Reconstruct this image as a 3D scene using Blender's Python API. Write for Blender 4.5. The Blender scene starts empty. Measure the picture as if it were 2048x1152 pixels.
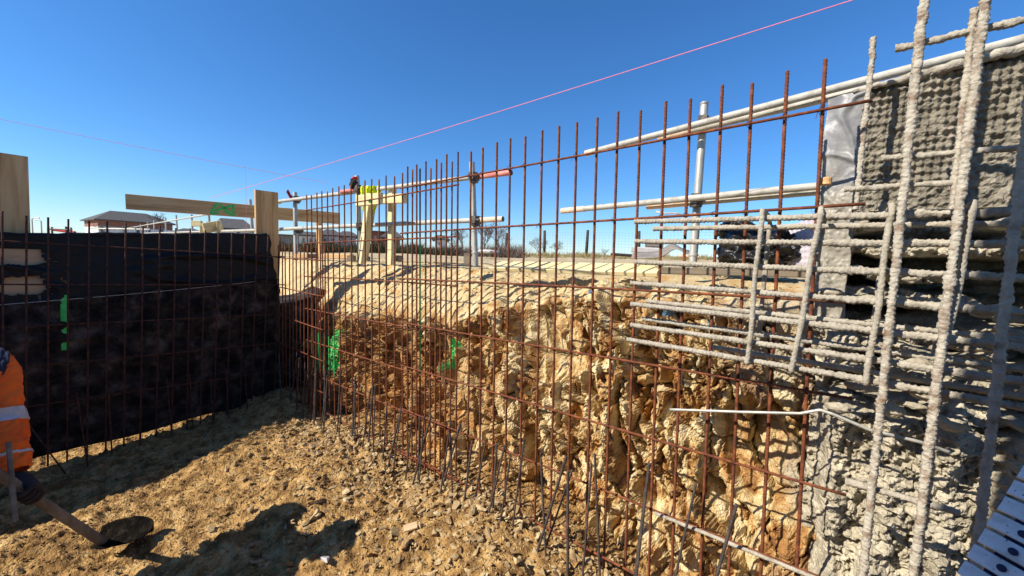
import bpy, math, random
import numpy as np
from mathutils import Vector, Matrix
R = math.radians
rnd = random.Random(7)
SC = bpy.context.scene
COL = SC.collection

# ------------------------------------------------------------------ camera
FPX, WPX, HPX = 800.0, 2048.0, 1152.0
def nrm(v):
    v = np.array(v, float); return v / np.linalg.norm(v)
_up = nrm((401, 10224, 800))
_fw = np.array((0, 0, -1.0)); _fh = nrm(_fw - _fw.dot(_up) * _up); _rh = np.cross(_fh, _up)
_s, _c = math.sin(R(50.3)), math.cos(R(50.3))
CM = np.array([_s * _rh - _c * _fh, _c * _rh + _s * _fh, _up])      # camera -> site axes
CC = np.array((0.0, -1.63, 0.0))
cam = bpy.data.cameras.new('camera')
cam.sensor_width = 36.0; cam.lens = FPX / WPX * 36.0
cam.clip_start = 0.02; cam.clip_end = 3000
camo = bpy.data.objects.new('camera', cam); COL.objects.link(camo)
m4 = Matrix([list(CM[i]) + [CC[i]] for i in range(3)] + [[0, 0, 0, 1]])
camo.matrix_world = m4
SC.camera = camo

# ------------------------------------------------------------------ light
SUN_EL = R(39.5); LH = nrm((0.469, 0.883))          # horizontal way the light travels
to_sun = Vector((-LH[0] * math.cos(SUN_EL), -LH[1] * math.cos(SUN_EL), math.sin(SUN_EL)))
w = bpy.data.worlds.new('World'); SC.world = w; w.use_nodes = True
nt = w.node_tree; nt.nodes.clear()
sky = nt.nodes.new('ShaderNodeTexSky'); sky.sky_type = 'NISHITA'; sky.sun_disc = False
sky.sun_elevation = SUN_EL; sky.sun_rotation = math.atan2(to_sun.x, to_sun.y)
sky.altitude = 100; sky.air_density = 1.0; sky.dust_density = 0.05; sky.ozone_density = 10.0
bg = nt.nodes.new('ShaderNodeBackground'); bg.inputs['Strength'].default_value = 0.112
wo = nt.nodes.new('ShaderNodeOutputWorld')
hs = nt.nodes.new('ShaderNodeHueSaturation'); hs.inputs['Saturation'].default_value = 1.10
nt.links.new(sky.outputs[0], hs.inputs['Color']); nt.links.new(hs.outputs[0], bg.inputs[0]); nt.links.new(bg.outputs[0], wo.inputs[0])
sl = bpy.data.lights.new('sun', 'SUN'); sl.energy = 5.0; sl.angle = R(0.5); sl.color = (1.0, 0.92, 0.79)
so = bpy.data.objects.new('sun', sl); COL.objects.link(so)
so.rotation_euler = to_sun.to_track_quat('Z', 'Y').to_euler(); so.location = (-6, -10, 12)
SC.view_settings.view_transform = 'Standard'; SC.view_settings.look = 'None'
SC.view_settings.exposure = 0.62; SC.view_settings.gamma = 1.0
SC.view_settings.use_curve_mapping = False

# ------------------------------------------------------------------ picking helpers
def ray(px, py): return CM @ np.array(((px - 1024) / FPX, (576 - py) / FPX, -1.0))
def hit(px, py, axis, val):
    d = ray(px, py); t = (val - CC[axis]) / d[axis]; return Vector(CC + t * d)
def dep(px, py, Z): return Vector(CC + Z * ray(px, py))

# ------------------------------------------------------------------ noise (numpy)
def _h(ix, iy, iz, seed):
    h = (ix * 374761393 + iy * 668265263 + iz * 2147483647 + seed * 974634777) & 0xFFFFFFFF
    h = ((h ^ (h >> 13)) * 1274126177) & 0xFFFFFFFF
    h = ((h ^ (h >> 15)) * 2246822519) & 0xFFFFFFFF
    return (h ^ (h >> 16)) & 0xFFFFFFFF
def hf(ix, iy, iz, seed): return _h(ix, iy, iz, seed) / 4294967295.0
def vnoise(p, seed=0):
    p = np.asarray(p, float); i = np.floor(p).astype(np.int64); f = p - i
    f = f * f * f * (f * (f * 6 - 15) + 10)
    r = 0
    for dx in (0, 1):
        wx = f[:, 0] if dx else 1 - f[:, 0]
        for dy in (0, 1):
            wy = f[:, 1] if dy else 1 - f[:, 1]
            for dz in (0, 1):
                wz = f[:, 2] if dz else 1 - f[:, 2]
                r = r + wx * wy * wz * hf(i[:, 0] + dx, i[:, 1] + dy, i[:, 2] + dz, seed)
    return r * 2 - 1
def fbm(p, o=4, seed=0, gain=.5):
    p = np.asarray(p, float); a, s, t = 1.0, 0, 0
    for k in range(o):
        s = s + a * vnoise(p * (2.03 ** k) + 17.3 * k, seed + k); t += a; a *= gain
    return s / t
def worley(x, y, seed):
    """cells: random value, vector from the centre, edge distance"""
    ix = np.floor(x).astype(np.int64); iy = np.floor(y).astype(np.int64)
    d1 = np.full(x.shape, 9.0); d2 = d1.copy(); v = np.zeros_like(d1); ox = v.copy(); oy = v.copy(); v2 = v.copy(); v3 = v.copy()
    z = np.zeros_like(ix)
    for a in (-1, 0, 1):
        for b in (-1, 0, 1):
            cx = ix + a; cy = iy + b
            qx = cx + hf(cx, cy, z, seed); qy = cy + hf(cx, cy, z + 1, seed)
            d = np.hypot(x - qx, y - qy)
            m = d < d1
            d2 = np.where(m, d1, np.minimum(d2, d))
            v = np.where(m, hf(cx, cy, z + 2, seed), v); v2 = np.where(m, hf(cx, cy, z + 3, seed), v2); v3 = np.where(m, hf(cx, cy, z + 4, seed), v3)
            ox = np.where(m, x - qx, ox); oy = np.where(m, y - qy, oy); d1 = np.where(m, d, d1)
    return v, ox * (v2 - .5) * 2 + oy * (v3 - .5) * 2, d2 - d1
def sstep(a, b, x):
    t = np.clip((x - a) / (b - a), 0, 1); return t * t * (3 - 2 * t)

# ------------------------------------------------------------------ materials
MATS = {}
def mat(name, cols, scale=8, rough=.85, bump=.3, bscale=None, detail=6, metal=0, stretch=(1, 1, 1), bdist=.01, spec=.3, pos=None, dist=0.0):
    """cols: list of colours spread over a noise; bump from a finer noise"""
    m = bpy.data.materials.new(name); m.use_nodes = True; n = m.node_tree.nodes; l = m.node_tree.links
    b = n['Principled BSDF']; b.inputs['Roughness'].default_value = rough; b.inputs['Metallic'].default_value = metal
    b.inputs['Specular IOR Level'].default_value = spec
    tc = n.new('ShaderNodeTexCoord'); mp = n.new('ShaderNodeMapping'); mp.inputs['Scale'].default_value = stretch
    l.new(tc.outputs['Object'], mp.inputs[0])
    nz = n.new('ShaderNodeTexNoise'); nz.inputs['Scale'].default_value = scale; nz.inputs['Detail'].default_value = detail
    nz.inputs['Roughness'].default_value = .62; nz.inputs['Distortion'].default_value = dist
    l.new(mp.outputs[0], nz.inputs['Vector'])
    rp = n.new('ShaderNodeValToRGB'); e = rp.color_ramp.elements
    k = len(cols)
    ps = pos or [.32 + .36 * i / max(1, k - 1) for i in range(k)]
    for i, c in enumerate(cols):
        if i < 2: el = e[i]; el.position = ps[i]
        else: el = e.new(ps[i])
        el.color = (*c, 1)
    l.new(nz.outputs[0], rp.inputs[0]); l.new(rp.outputs[0], b.inputs['Base Color'])
    if bump:
        bz = n.new('ShaderNodeTexNoise'); bz.inputs['Scale'].default_value = bscale or scale * 5; bz.inputs['Detail'].default_value = 6
        l.new(mp.outputs[0], bz.inputs['Vector'])
        bp = n.new('ShaderNodeBump'); bp.inputs['Strength'].default_value = bump; bp.inputs['Distance'].default_value = bdist
        l.new(bz.outputs[0], bp.inputs['Height']); l.new(bp.outputs[0], b.inputs['Normal'])
    MATS[name] = m; m['ramp'] = rp.name
    return m
def mixin(m, build):
    """build(n, l, colour_socket) -> new colour socket"""
    n = m.node_tree.nodes; l = m.node_tree.links; b = n['Principled BSDF']
    src = b.inputs['Base Color'].links[0].from_socket
    l.new(build(n, l, src), b.inputs['Base Color'])
def nmath(n, l, op, a, b=None, clamp=False):
    x = n.new('ShaderNodeMath'); x.operation = op; x.use_clamp = clamp
    for i, v in enumerate((a, b)):
        if v is None: continue
        if hasattr(v, 'is_linked'): l.new(v, x.inputs[i])
        else: x.inputs[i].default_value = v
    return x.outputs[0]
def nmix(n, l, fac, a, b):
    x = n.new('ShaderNodeMix'); x.data_type = 'RGBA'
    l.new(fac, x.inputs['Factor'])
    for i, v in ((6, a), (7, b)):
        if hasattr(v, 'is_linked'): l.new(v, x.inputs[i])
        else: x.inputs[i].default_value = (*v, 1)
    return x.outputs[2]
def nnoise(n, l, scale, detail=5, vec=None):
    z = n.new('ShaderNodeTexNoise'); z.inputs['Scale'].default_value = scale; z.inputs['Detail'].default_value = detail
    if vec is None:
        g = n.new('ShaderNodeNewGeometry'); vec = g.outputs['Position']
    l.new(vec, z.inputs['Vector']); return z.outputs[0]
def nramp(n, l, x, a, b):
    r = n.new('ShaderNodeMapRange'); r.inputs[1].default_value = a; r.inputs[2].default_value = b; r.interpolation_type = 'SMOOTHSTEP'
    l.new(x, r.inputs[0]); return r.outputs[0]
def npos(n, l):
    g = n.new('ShaderNodeNewGeometry'); s = n.new('ShaderNodeSeparateXYZ'); l.new(g.outputs['Position'], s.inputs[0])
    return g.outputs['Position'], s.outputs

mat('rust', [(.06, .02, .013), (.15, .045, .02), (.30, .095, .03)], 26, .85, .5, 160, bdist=.003, pos=[.3, .5, .72])
mat('rust_dark', [(.03, .014, .012), (.07, .028, .02), (.14, .055, .03)], 26, .85, .5, 160, bdist=.003)
mat('rust_green', [(.06, .02, .013), (.15, .045, .02), (.30, .095, .03)], 26, .85, .5, 160, bdist=.003)
mat('steel_bar', [(.04, .036, .036), (.085, .07, .065), (.15, .11, .085)], 22, .6, .4, 160, metal=.35, bdist=.002)
mat('cement_bar', [(.19, .14, .095), (.33, .295, .235), (.44, .40, .325)], 30, .95, .8, 140, bdist=.006, pos=[.28, .42, .65])
mat('cement_bar_rusty', [(.17, .085, .05), (.27, .205, .15), (.44, .40, .325)], 30, .95, .8, 140, bdist=.006, pos=[.27, .37, .52])
mat('cement', [(.24, .21, .15), (.40, .355, .265), (.55, .495, .375)], 16, .95, .9, 90, bdist=.012)
mat('membrane', [(.15, .15, .155), (.20, .20, .205), (.26, .26, .26), (.48, .48, .48)], 6, .4, .3, 30, dist=1.5, pos=[.3, .5, .6, .68])
mat('studs', [(.13, .112, .082), (.215, .19, .145), (.32, .285, .22)], 20, .95, .9, 110, bdist=.008)
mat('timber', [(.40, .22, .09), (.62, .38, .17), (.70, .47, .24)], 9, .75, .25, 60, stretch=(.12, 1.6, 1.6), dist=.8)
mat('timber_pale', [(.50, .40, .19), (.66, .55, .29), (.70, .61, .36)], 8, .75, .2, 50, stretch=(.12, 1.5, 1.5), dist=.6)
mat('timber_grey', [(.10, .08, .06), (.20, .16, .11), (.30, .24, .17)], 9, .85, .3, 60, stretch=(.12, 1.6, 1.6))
mat('plywood', [(.42, .28, .16), (.56, .38, .22), (.62, .45, .28)], 6, .8, .2, 60, stretch=(.3, 1.2, 1.2))
mat('green_paint', [(.03, .42, .07), (.06, .58, .12), (.10, .65, .2)], 20, .6, .1)
mat('black_sheet', [(.003, .003, .004), (.007, .007, .008), (.016, .016, .018)], 14, .55, .5, 40, bdist=.01, pos=[.3, .6, .85])
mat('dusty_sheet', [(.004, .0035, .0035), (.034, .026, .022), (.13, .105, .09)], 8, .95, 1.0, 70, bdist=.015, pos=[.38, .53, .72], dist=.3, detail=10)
mat('bin_bag', [(.008, .008, .009), (.012, .012, .013), (.02, .02, .022)], 8, .3, .6, 26, bdist=.02)
mat('egg_sheet', [(.30, .27, .31), (.38, .35, .39), (.45, .42, .45)], 10, .6, .1)
mat('galv', [(.30, .29, .25), (.43, .42, .37), (.54, .53, .47)], 12, .5, .25, 80, metal=.35, stretch=(1, 1, .3), bdist=.003)
mat('rail_paint', [(.30, .28, .23), (.43, .41, .35), (.54, .51, .45)], 14, .55, .4, 60, bdist=.004)
mat('rail_red', [(.50, .12, .10), (.62, .2, .17), (.66, .35, .3)], 14, .5, .2)
mat('rail_peach', [(.55, .38, .27), (.66, .50, .38), (.70, .58, .48)], 14, .6, .2)
mat('coupler', [(.05, .045, .04), (.10, .09, .08), (.18, .15, .12)], 20, .6, .3, metal=.5)
mat('red_cloth', [(.45, .03, .03), (.6, .05, .05)], 10, .8, .2)
mat('dark_cloth', [(.02, .015, .015), (.05, .04, .035)], 12, .9, .3)
mat('hivis_yellow', [(.60, .66, .01), (.75, .80, .02)], 6, .7, .3)
mat('hivis_orange', [(.60, .07, .008), (.78, .13, .015), (.85, .18, .02)], 5, .8, .5, 40, bdist=.01)
mat('reflective', [(.40, .40, .42), (.55, .55, .57)], 20, .4, .1)
mat('navy', [(.015, .02, .04), (.03, .035, .06)], 12, .9, .3)
mat('skin', [(.45, .26, .18), (.52, .32, .23)], 10, .6, .1)
mat('helmet', [(.7, .7, .7), (.75, .75, .75)], 3, .35, 0)
mat('dirty_wood', [(.09, .075, .06), (.16, .14, .115), (.25, .225, .19)], 14, .85, .4, 70, stretch=(1, 1, .2))
mat('pink_string', [(.85, .22, .30), (.9, .32, .38)], 30, .6, 0)
mat('white_string', [(.6, .58, .5), (.7, .68, .6)], 30, .6, 0)
mat('white_plate', [(.60, .58, .54), (.74, .72, .68), (.80, .78, .74)], 26, .4, .15, 120, bdist=.002)
mat('plate_navy', [(.012, .016, .05), (.02, .025, .07)], 20, .5, .1)
mat('roof_tile', [(.065, .062, .06), (.10, .095, .09)], 3, .85, .3, 20)
mat('render_white', [(.62, .62, .62), (.72, .72, .72)], 2, .85, .1)
mat('brick_far', [(.22, .10, .07), (.30, .14, .10)], 3, .9, .1)
mat('pane', [(.05, .07, .09), (.10, .13, .16)], 2, .12, 0)
mat('bark', [(.06, .05, .045), (.11, .095, .085)], 12, .9, .3)
mat('twig', [(.10, .07, .055), (.17, .13, .10)], 3, .9, 0)
mat('scrub_leaf', [(.025, .03, .014), (.055, .06, .026), (.12, .09, .05)], 1.3, .9, 0, pos=[.35, .55, .75])
mat('dry_grass', [(.20, .16, .07), (.33, .26, .12), (.14, .15, .05)], 2, .9, 0)
mat('wire', [(.20, .20, .20), (.28, .28, .28)], 8, .5, 0, metal=.4)
mat('post_dark', [(.035, .028, .024), (.07, .06, .05)], 9, .9, .3)
mat('stone_pale', [(.17, .10, .05), (.36, .25, .12), (.56, .45, .27)], 16, .95, .6, 90, bdist=.006)
mat('stone_brown', [(.10, .05, .02), (.25, .145, .055), (.52, .36, .17)], 18, .95, .6, 90, bdist=.006)
mat('debris', [(.16, .14, .12), (.30, .27, .23)], 9, .85, .3)
mat('tape_white', [(.42, .40, .38), (.55, .52, .5)], 9, .5, 0)

# earth
mat('earth_floor', [(.08, .038, .013), (.22, .12, .038), (.44, .265, .095), (.64, .455, .21)], 11, .97, 1.0, 85, bdist=.022, detail=9, pos=[.28, .42, .55, .72])
mat('earth_bank', [(.13, .052, .018), (.38, .195, .065), (.58, .425, .20), (.74, .635, .41)], 6.5, .97, .9, 110, bdist=.014, detail=9, pos=[.31, .43, .52, .65], dist=.8, stretch=(1.4, 1, .7))
mat('earth_top', [(.30, .215, .12), (.42, .325, .19), (.50, .41, .26), (.22, .19, .10)], 3.2, .97, .9, 40, bdist=.02, detail=9, pos=[.30, .45, .60, .74])
def bank_mix(n, l, src):
    P, xyz = npos(n, l)
    # smooth clay on the cut slope above the face, browner earth low in the far part
    a = nnoise(n, l, 3.0); b = nnoise(n, l, 14.0)
    slope = nramp(n, l, nmath(n, l, 'ADD', xyz[1], nmath(n, l, 'MULTIPLY', a, .3)), .50, .68)
    src = nmix(n, l, nmath(n, l, 'MULTIPLY', slope, .75), src, (.58, .46, .25))
    far = nramp(n, l, nmath(n, l, 'ADD', xyz[0], nmath(n, l, 'MULTIPLY', a, .8)), -1.1, -2.3)
    low = nramp(n, l, nmath(n, l, 'ADD', xyz[2], nmath(n, l, 'MULTIPLY', b, .3)), -.35, -.6)
    br = nmix(n, l, nramp(n, l, b, .35, .65), (.14, .06, .02), (.50, .26, .08))
    src = nmix(n, l, nmath(n, l, 'MULTIPLY', nmath(n, l, 'MULTIPLY', far, low), .8), src, br)
    # dark damp joints and orange iron stain
    st = nramp(n, l, nnoise(n, l, 6.5, 3), .56, .70)
    src = nmix(n, l, nmath(n, l, 'MULTIPLY', st, .65), src, (.50, .23, .05))
    # cement overspray beside the sprayed wall
    gx = nmath(n, l, 'ADD', xyz[0], nmath(n, l, 'MULTIPLY', a, .9))
    gz = nmath(n, l, 'MULTIPLY', nramp(n, l, xyz[2], -.62, -.34), nramp(n, l, xyz[1], .75, .45))
    g = nmath(n, l, 'MULTIPLY', nramp(n, l, gx, -.10, .35), gz)
    g2 = nramp(n, l, gx, .28, .52)
    g = nmath(n, l, 'MAXIMUM', g, g2)
    src = nmix(n, l, nmath(n, l, 'MULTIPLY', g, .85), src, nmix(n, l, b, (.24, .215, .17), (.44, .40, .32)))
    # sprayed marks
    for (cx, cz, rx, rz, colr) in ((-3.80, -.98, .20, .20, (.06, .60, .14)), (-2.23, -.72, .030, .15, (.05, .55, .13)), (-.62, -.235, .025, .014, (.10, .30, .45)), (-.46, -.26, .012, .018, (.16, .33, .45)), (-1.1, -.18, .012, .012, (.10, .28, .45))):
        dx = nmath(n, l, 'DIVIDE', nmath(n, l, 'SUBTRACT', xyz[0], cx), rx)
        dz = nmath(n, l, 'DIVIDE', nmath(n, l, 'SUBTRACT', xyz[2], cz), rz)
        d = nmath(n, l, 'ADD', nmath(n, l, 'POWER', nmath(n, l, 'ABSOLUTE', dx), 4.0), nmath(n, l, 'POWER', nmath(n, l, 'ABSOLUTE', dz), 4.0))
        d = nmath(n, l, 'ADD', d, nmath(n, l, 'MULTIPLY', nmath(n, l, 'SUBTRACT', b, .5), 1.0))
        k = nramp(n, l, d, 1.0, .6)
        k = nmath(n, l, 'MULTIPLY', k, nramp(n, l, nnoise(n, l, 40, 4), .30, .5))
        src = nmix(n, l, nmath(n, l, 'MULTIPLY', k, .95), src, colr)
    return src
mixin(MATS['earth_bank'], bank_mix)
mat('rust_green_low', [(.06, .02, .013), (.15, .045, .02), (.30, .095, .03)], 26, .85, .5, 160, bdist=.003)
def green_low(n, l, src):
    P, xyz = npos(n, l); b = nnoise(n, l, 30)
    k = nmath(n, l, 'MULTIPLY', nramp(n, l, nmath(n, l, 'ADD', xyz[2], nmath(n, l, 'MULTIPLY', b, .06)), -.70, -.76), nramp(n, l, xyz[2], -1.12, -1.05))
    return nmix(n, l, nmath(n, l, 'MULTIPLY', k, nramp(n, l, b, .3, .45)), src, (.06, .48, .12))
mixin(MATS['rust_green_low'], green_low)
def green_band(n, l, src):
    P, xyz = npos(n, l); b = nnoise(n, l, 30)
    k = nmath(n, l, 'MULTIPLY', nramp(n, l, nmath(n, l, 'ADD', xyz[2], nmath(n, l, 'MULTIPLY', b, .06)), .12, .05), nramp(n, l, xyz[2], -.84, -.78))
    k = nmath(n, l, 'MULTIPLY', k, nramp(n, l, b, .3, .42))
    return nmix(n, l, k, src, (.06, .42, .12))
mixin(MATS['rust_green'], green_band)
def smear(n, l, src):
    P, xyz = npos(n, l); b = nnoise(n, l, 9)
    k = nramp(n, l, nmath(n, l, 'ADD', xyz[2], nmath(n, l, 'MULTIPLY', b, .5)), .72, .42)
    return nmix(n, l, k, src, (.30, .275, .225))
mixin(MATS['membrane'], smear)

def specks(n, l, src):
    a = nramp(n, l, nnoise(n, l, 190, 2), .66, .72); b = nramp(n, l, nnoise(n, l, 26, 4), .56, .70)
    src = nmix(n, l, nmath(n, l, 'MULTIPLY', b, .45), src, (.36, .30, .20))
    return nmix(n, l, nmath(n, l, 'MULTIPLY', a, .8), src, (.06, .065, .09))
mixin(MATS['white_plate'], specks)
# ------------------------------------------------------------------ mesh helpers
class MB:
    def __init__(s): s.v = []; s.f = []
    def add(s, v, f):
        o = len(s.v); s.v += [tuple(x) for x in v]; s.f += [tuple(i + o for i in q) for q in f]; return s
    def box(s, c, d, rot=None, ch=0.0):
        hx, hy, hz = d[0] / 2, d[1] / 2, d[2] / 2
        if ch <= 0:
            vs = [(-hx, -hy, -hz), (hx, -hy, -hz), (hx, hy, -hz), (-hx, hy, -hz), (-hx, -hy, hz), (hx, -hy, hz), (hx, hy, hz), (-hx, hy, hz)]
            fs = [(0, 3, 2, 1), (4, 5, 6, 7), (0, 1, 5, 4), (1, 2, 6, 5), (2, 3, 7, 6), (3, 0, 4, 7)]
        else:                                    # chamfered along local x
            p = [(-hy + ch, -hz), (hy - ch, -hz), (hy, -hz + ch), (hy, hz - ch), (hy - ch, hz), (-hy + ch, hz), (-hy, hz - ch), (-hy, -hz + ch)]
            vs = [(-hx, a, b) for a, b in p] + [(hx, a, b) for a, b in p]
            fs = [tuple(range(7, -1, -1)), tuple(range(8, 16))] + [(i, (i + 1) % 8, (i + 1) % 8 + 8, i + 8) for i in range(8)]
        vs = [Vector(x) for x in vs]
        if rot is not None: vs = [rot @ x for x in vs]
        c = Vector(c)
        return s.add([x + c for x in vs], fs)
    def tube(s, pts, rad, n=8, cap=True):
        pts = [Vector(p) for p in pts]; k = len(pts)
        if not hasattr(rad, '__len__'): rad = [rad] * k
        ref = None; vs = []
        for i, p in enumerate(pts):
            t = (pts[min(i + 1, k - 1)] - pts[max(i - 1, 0)]).normalized()
            if ref is None:
                ref = t.orthogonal().normalized()
            ref = (ref - t * ref.dot(t)).normalized(); b = t.cross(ref)
            for j in range(n):
                a = 2 * math.pi * j / n
                vs.append(p + (ref * math.cos(a) + b * math.sin(a)) * rad[i])
        fs = [(i * n + j, i * n + (j + 1) % n, (i + 1) * n + (j + 1) % n, (i + 1) * n + j) for i in range(k - 1) for j in range(n)]
        if cap: fs += [tuple(range(n - 1, -1, -1)), tuple((k - 1) * n + j for j in range(n))]
        return s.add(vs, fs)
    def mesh(s, name, m, smooth=False):
        me = bpy.data.meshes.new(name); me.from_pydata(s.v, [], s.f); me.update()
        if m: me.materials.append(MATS[m])
        if smooth: me.polygons.foreach_set('use_smooth', [True] * len(me.polygons))
        return me
    def build(s, name, m, parent=None, smooth=False): return link(name, s.mesh(name, m, smooth), parent)
def link(name, me, parent=None, mw=None):
    o = bpy.data.objects.new(name, me); COL.objects.link(o)
    if parent is not None: o.parent = parent
    if mw is not None: o.matrix_local = mw
    return o
def np_mesh(name, V, F, m, smooth=False):
    me = bpy.data.meshes.new(name); V = np.asarray(V, np.float32); F = np.asarray(F, np.int32)
    nf, k = F.shape
    me.vertices.add(len(V)); me.vertices.foreach_set('co', V.ravel())
    me.loops.add(nf * k); me.loops.foreach_set('vertex_index', F.ravel())
    me.polygons.add(nf); me.polygons.foreach_set('loop_start', np.arange(0, nf * k, k, dtype=np.int32))
    me.update(calc_edges=True); me.validate()
    if m: me.materials.append(MATS[m])
    me.polygons.foreach_set('use_smooth', np.full(nf, smooth))
    return me
def grid_faces(nu, nv):
    i = np.arange(nu - 1)[:, None] * nv + np.arange(nv - 1)[None, :]
    return np.stack([i, i + nv, i + nv + 1, i + 1], -1).reshape(-1, 4)
def empty(name, loc=(0, 0, 0), mw=None):
    o = bpy.data.objects.new(name, None); COL.objects.link(o); o.empty_display_size = .1
    if mw is not None: o.matrix_world = mw
    else: o.location = loc
    bpy.context.view_layer.update()
    return o
def tag(o, label, cat, group=None):
    o['label'] = label; o['category'] = cat
    if group: o['group'] = group
    return o
def struct(o): o['kind'] = 'structure'; return o
def stuff(o, label=None, cat=None):
    o['kind'] = 'stuff'
    if label: o['label'] = label
    if cat: o['category'] = cat
    return o
def frame(o, x, y, z):
    """matrix from an origin and three axes"""
    x, y, z = Vector(x), Vector(y), Vector(z)
    return Matrix(((x.x, y.x, z.x, o[0]), (x.y, y.y, z.y, o[1]), (x.z, y.z, z.z, o[2]), (0, 0, 0, 1)))
def board(name, p0, p1, wdir, width, thick, m, parent=None, ch=.004):
    """a sawn board from p0 to p1 (centre line); wdir is the way its width runs"""
    p0, p1 = Vector(p0), Vector(p1); x = (p1 - p0); L = x.length; x.normalize()
    y = Vector(wdir); y = (y - x * y.dot(x)).normalized(); z = x.cross(y)
    mb = MB(); mb.box((0, 0, 0), (L, width, thick), ch=ch)
    me = mb.mesh(name, m)
    c = (p0 + p1) / 2
    o = bpy.data.objects.new(name, me); COL.objects.link(o)
    if parent is not None: o.parent = parent; o.matrix_local = parent.matrix_world.inverted() @ frame(c, x, y, z)
    else: o.matrix_world = frame(c, x, y, z)
    return o
_barc = {}
def bar_mesh(L, r, m, ribs=0, coat=0.0, seed=0, n=8, step=None, bend=0.0):
    """reinforcing bar along +z: rolled ribs, or a lumpy coat of cement"""
    key = (round(L, 3), r, m, ribs, coat, seed, n, bend)
    if key in _barc: return _barc[key]
    step = step or (.0045 if ribs or coat else .05)
    k = max(2, int(L / step) + 1)
    z = np.linspace(0, L, k); a = np.arange(n) * 2 * np.pi / n
    Z, A = np.meshgrid(z, a, indexing='ij')
    rr = np.full(Z.shape, r)
    if ribs: rr = rr * (1 + (.24 if coat else .15) * np.clip(np.sin(2 * np.pi * Z / .0125 + A), -.3, 1))
    if coat:
        p = np.stack([np.cos(A) * 1.2 + seed * 3.1, np.sin(A) * 1.2, Z * 90], -1).reshape(-1, 3)
        q = np.stack([np.cos(A) * .9 + seed * 7.7, np.sin(A) * .9, Z * 26], -1).reshape(-1, 3)
        rr = rr + coat * (.45 + 1.1 * fbm(p, 3, 5).reshape(Z.shape) + 1.0 * np.clip(fbm(q, 2, 9).reshape(Z.shape), -.3, 1))
        rr = np.maximum(rr, r * .9)
    bx = bend * np.sin(Z / L * np.pi * 1.7 + seed); by = bend * .7 * np.cos(Z / L * np.pi * 1.3 + seed * 2)
    V = np.stack([np.cos(A) * rr + bx, np.sin(A) * rr + by, Z], -1).reshape(-1, 3)
    i = np.arange(k - 1)[:, None] * n; j = np.arange(n)[None, :]
    F = np.stack([i + j, i + (j + 1) % n, i + n + (j + 1) % n, i + n + j], -1).reshape(-1, 4)
    V = np.vstack([V, [[bx[0, 0], by[0, 0], 0]], [[bx[-1, 0], by[-1, 0], L]]]); c0, c1 = len(V) - 2, len(V) - 1
    caps = [(c0, (q + 1) % n, q, q) for q in range(n)]
    me = np_mesh('bar', V, F, m, True)
    # close the ends with a small fan
    import bmesh
    bm = bmesh.new(); bm.from_mesh(me); bm.verts.ensure_lookup_table()
    for q in range(n):
        bm.faces.new((bm.verts[c0], bm.verts[(q + 1) % n], bm.verts[q]))
        bm.faces.new((bm.verts[c1], bm.verts[(k - 1) * n + q], bm.verts[(k - 1) * n + (q + 1) % n]))
    bm.to_mesh(me); bm.free()
    _barc[key] = me
    return me
def along(p0, p1, roll=0.0):
    d = Vector(p1) - Vector(p0)
    return Matrix.Translation(Vector(p0)) @ d.to_track_quat('Z', 'Y').to_matrix().to_4x4() @ Matrix.Rotation(roll, 4, 'Z')

# ------------------------------------------------------------------ terrain
def floor_z(x, y):
    x = np.asarray(x, float); y = np.asarray(y, float)
    z = -1.70 + .13 * sstep(-1.4, -.1, y) + .09 * sstep(-4.2, -2.6, x) + .03 * sstep(-2.5, -1, x)
    z = z + .07 * np.exp(-(((x + 1.4) / .5) ** 2 + ((y + .05) / .35) ** 2))
    z = z + .10 * np.exp(-(((x + 4.1) / .5) ** 2 + ((y + .1) / .35) ** 2))
    return z
def floor_full(x, y):
    p = np.stack([x, y, np.zeros_like(x)], -1)
    z = floor_z(x, y) + .085 * fbm(p * 1.9, 3, 3) + .028 * fbm(p * 9, 4, 11)
    c = fbm(p * 22, 3, 21); z = z + .034 * np.abs(c) + .008 * fbm(p * 60, 2, 31)
    near = sstep(-1.1, -.1, y)
    return z + near * .03 * np.abs(fbm(p * 14, 3, 41))
xs = np.concatenate([np.arange(-9, -4.7, .06), np.arange(-4.7, -.2, .0105), np.arange(-.2, 3.0, .05)])
ys = np.concatenate([np.arange(-6, -2.4, .06), np.arange(-2.4, .42, .0115)])
X, Y = np.meshgrid(xs, ys, indexing='ij')
Z = floor_full(X.ravel(), Y.ravel())
struct(link('pit_floor', np_mesh('pit_floor', np.stack([X.ravel(), Y.ravel(), Z], -1), grid_faces(len(xs), len(ys)), 'earth_floor', True)))

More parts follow.
